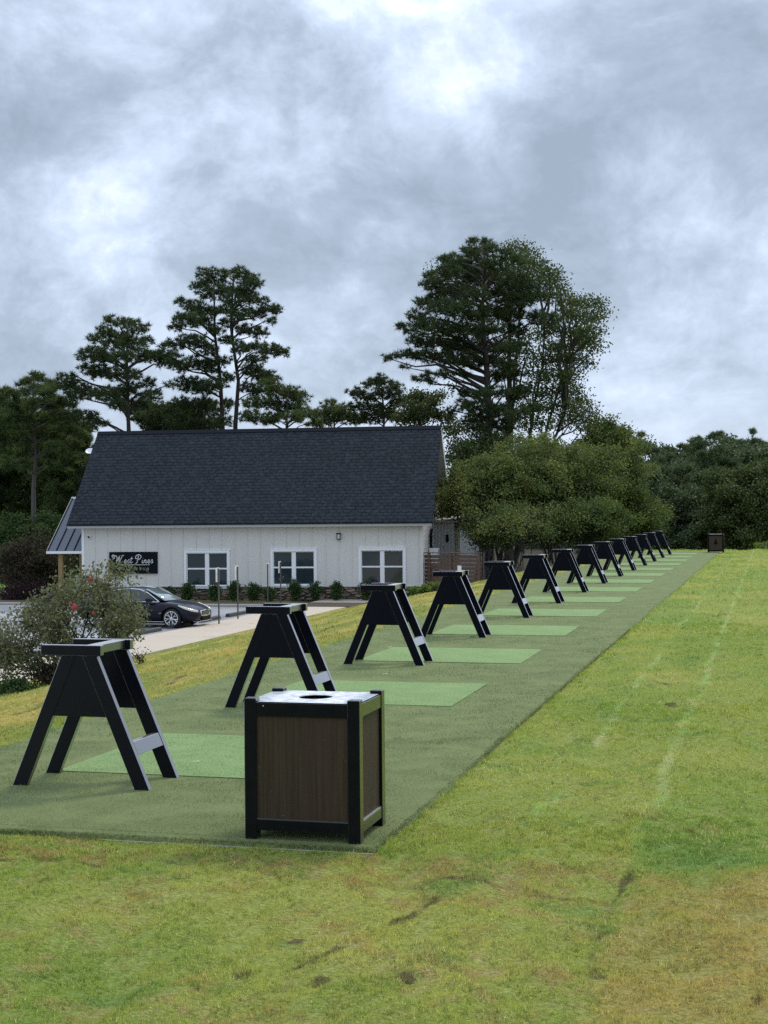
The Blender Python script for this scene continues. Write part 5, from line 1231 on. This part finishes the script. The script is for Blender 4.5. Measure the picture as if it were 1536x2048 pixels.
# shrubs planted along the clubhouse
GS = 'young shrubs along the clubhouse wall'
sh_list = [(347, 1194, 15, 22, 'first shrub right of the car roof'), (384, 1188, 17, 26, 'full shrub below the left half of the left window'), (440, 1190, 13, 26, 'narrow shrub behind the first sign post'),
           (476, 1186, 13, 28, 'tall loose shrub behind the second sign post'), (514, 1188, 17, 26, 'wide shrub between the left and middle windows'), (547, 1195, 14, 20, 'small sparse shrub left of the middle window'),
           (598, 1184, 15, 32, 'tallest dense shrub below the middle window'), (637, 1187, 14, 27, 'spiky shrub right of the middle window'), (680, 1185, 12, 27, 'slim upright shrub between the middle and right windows'),
           (738, 1184, 16, 26, 'shrub below the left half of the right window'), (790, 1188, 14, 18, 'low shrub below the right half of the right window')]
for i, (px, py, rx, ry, lab) in enumerate(sh_list):
    kk, _ = loc_house(px, 1200); P0 = BO + bd * kk - bn * .75
    T = Tree(70 + i); g = T.g; zb = LOT + .05
    top = at(px, py - ry, P0.y).z - zb; R0 = rx / 2900 * P0.y
    root = empty('small_shrub', (P0.x, P0.y, zb), 0, 'green ' + lab, 'shrub', GS)
    for k in range(16):
        a = g.uniform(0, 6.28); rr = g.uniform(.1, 1) * R0; hz = top * g.uniform(.7, 1.0) * (1 - .25 * rr / R0)
        b = Vector((rr * math.cos(a), rr * math.sin(a), hz)); T.limb((0, 0, 0), b, .012, .005, 0, 4, .12)
        n = 16; f_ = g.uniform(.15, 1, (n, 1)); C_ = np.array(b) * f_ * (1, 1, 1) + g.normal(0, .05, (n, 3)); T.leaves(C_, .085, .045, 10, .055, .3)
    T.finish(root, mshrub, mbark, 4, 'foliage', 'stems')
# lime plants between fence and clubhouse corner
for i, (px, py, rx) in enumerate([(828, 1180, 14), (850, 1177, 14), (873, 1171, 16), (895, 1169, 12)]):
    Yp = 61 + i * .3; p0 = at(px, py + 6, Yp); zb = gz(p0.x, Yp)
    T = Tree(90 + i); g = T.g
    root = empty('leafy_plant', (p0.x, Yp, zb), 0, 'low yellow-green plant at the foot of the brown fence, ' + ['closest to the white wall', 'second from the white wall', 'third from the white wall', 'farthest from the white wall'][i], 'plant', 'yellow-green plants by the fence')
    hh_ = max(.3, at(px, py - 8, Yp).z - zb); R0 = rx / 2900 * Yp
    for k in range(14):
        a = g.uniform(0, 6.28); rr = g.uniform(.1, 1) * R0; b = Vector((rr * math.cos(a), rr * math.sin(a), hh_ * g.uniform(.5, 1)))
        T.limb((0, 0, 0), b, .008, .004, 0, 3, .1); C_ = np.array(b) * g.uniform(.4, 1, (10, 1)); T.leaves(C_, .10, .05, 8, .05, .2)
    T.finish(root, mlime, mbark, 4, 'foliage', 'stems')

# ------------------------------------------------------------------ rose bush at the left
Yr = 30.0; rb = at(150, 1390, Yr); zb = gz(rb.x, Yr)
T = Tree(101); g = T.g
rose = empty('rose_bush', (rb.x, Yr, zb), 0, 'large loose rose bush with grey-green leaves and a few red flowers, left of the car', 'bush')
org = Vector((rb.x, Yr, zb))
tips = []
ell = [(165, 1235, 120, 62, 90), (60, 1275, 85, 60, 75), (235, 1150, 38, 28, 13), (165, 1160, 45, 30, 14), (120, 1340, 60, 35, 10), (30, 1325, 50, 45, 24), (240, 1245, 52, 45, 30), (-5, 1280, 45, 50, 30), (170, 1190, 80, 45, 30), (90, 1225, 50, 40, 24)]
for cx, cy, rx, ry, n in ell:
    for k in range(n):
        a = g.uniform(0, 6.28); r_ = math.sqrt(g.uniform(.05, 1)); tips.append((cx + rx * r_ * math.cos(a), cy + ry * r_ * math.sin(a)))
stems_b = [Vector((g.normal(0, .35), g.normal(0, .3), 0)) for _ in range(9)]
nodes = []
for i in range(26):
    b = stems_b[i % 9]; px, py = tips[g.integers(len(tips))]
    e_ = at(px, py + 20, Yr + g.uniform(-1.1, 1.1)) - org
    nodes.append(T.limb(b, e_, .030, .010, .05, 7, .25))
Pn = np.array([tuple(p) for L_ in nodes for p in L_[2:]])
Cs = []
for px, py in tips:
    e_ = at(px, py, Yr + g.uniform(-1.2, 1.2)) - org
    a = Vector(Pn[np.argmin(((Pn - np.array(e_)) ** 2).sum(1))])
    P_ = T.limb(a, e_, .012, .004, .05, 4, .2)
    for p in P_[1:]: Cs.append(tuple(p))
    Cs.append(tuple(e_ + Vector(g.normal(0, .07, 3))))
Cs = np.array(Cs); T.leaves(Cs, .085, .05, 9, .12)
T.finish(rose, mrose, mbark, 4, 'foliage', 'stems')
mflow, nt, p = mat('red_petals'); p.inputs['Base Color'].default_value = (.42, .05, .06, 1); p.inputs['Roughness'].default_value = .6
for px, py, r_ in [(181, 1158, .055), (149, 1214, .075), (187, 1226, .035), (141, 1207, .04)]:
    c = at(px, py, Yr - 1.2) - org; bm = bmesh.new()
    for k in range(9):
        a = k * 2.4; rr = r_ * (.25 + .09 * k) * .9
        m_ = Matrix.Translation(c + Vector((math.cos(a) * rr * .7, -.02, math.sin(a) * rr * .7))) @ Matrix.Rotation(a, 4, 'Y') @ Matrix.Rotation(.5, 4, 'X') @ Matrix.Diagonal((1, .35, .8, 1))
        bmesh.ops.create_icosphere(bm, subdivisions=1, radius=r_ * .5, matrix=m_)
    obj('flower', bm, mflow, rose, True)
# ground cover and twigs at the foot of the rose bush
for i, (px, py, rx, ry, Yg, m_, lab, nm) in enumerate([(35, 1385, 42, 22, 28.5, mshrub, 'low dark green creeping shrub at the left edge below the rose bush', 'creeping_shrub'),
                                                (112, 1350, 34, 18, 29.5, mmaple, 'low brown twiggy shrub under the middle of the rose bush', 'twiggy_shrub')]):
    bulk(nm, 110 + i, Yg, px, py, rx, ry, lab, m_, npad=50, pad=.16, L=.08, W=.04, nl=9, stems=6, spread=.07, cat='shrub')
T = Tree(120); g = T.g; tp = at(285, 1318, 33); zt_ = gz(tp.x, 33)
tw = empty('dry_twigs', (tp.x, 33, zt_), 0, 'dry brown weed at the edge of the concrete path right of the nearest stand', 'plant')
Cs = []
for k in range(14):
    e_ = Vector((g.normal(0, .22), g.normal(0, .15), g.uniform(.1, .45))); P_ = T.limb((g.normal(0, .05), 0, 0), e_, .008, .003, 0, 5, .3); Cs += [tuple(p) for p in P_[2:]]
T.leaves(np.array(Cs), .06, .03, 3, .04); T.finish(tw, mmaple, mbark, 4, 'leaves', 'stems')
# tall grass tufts at the lawn's far edge are part of the blades

S.cycles.max_bounces = 6; S.cycles.sample_clamp_indirect = 4
w.cycles.sampling_method = 'MANUAL'; w.cycles.sample_map_resolution = 1024
try:
    S.cycles.use_denoising = False
except Exception: pass
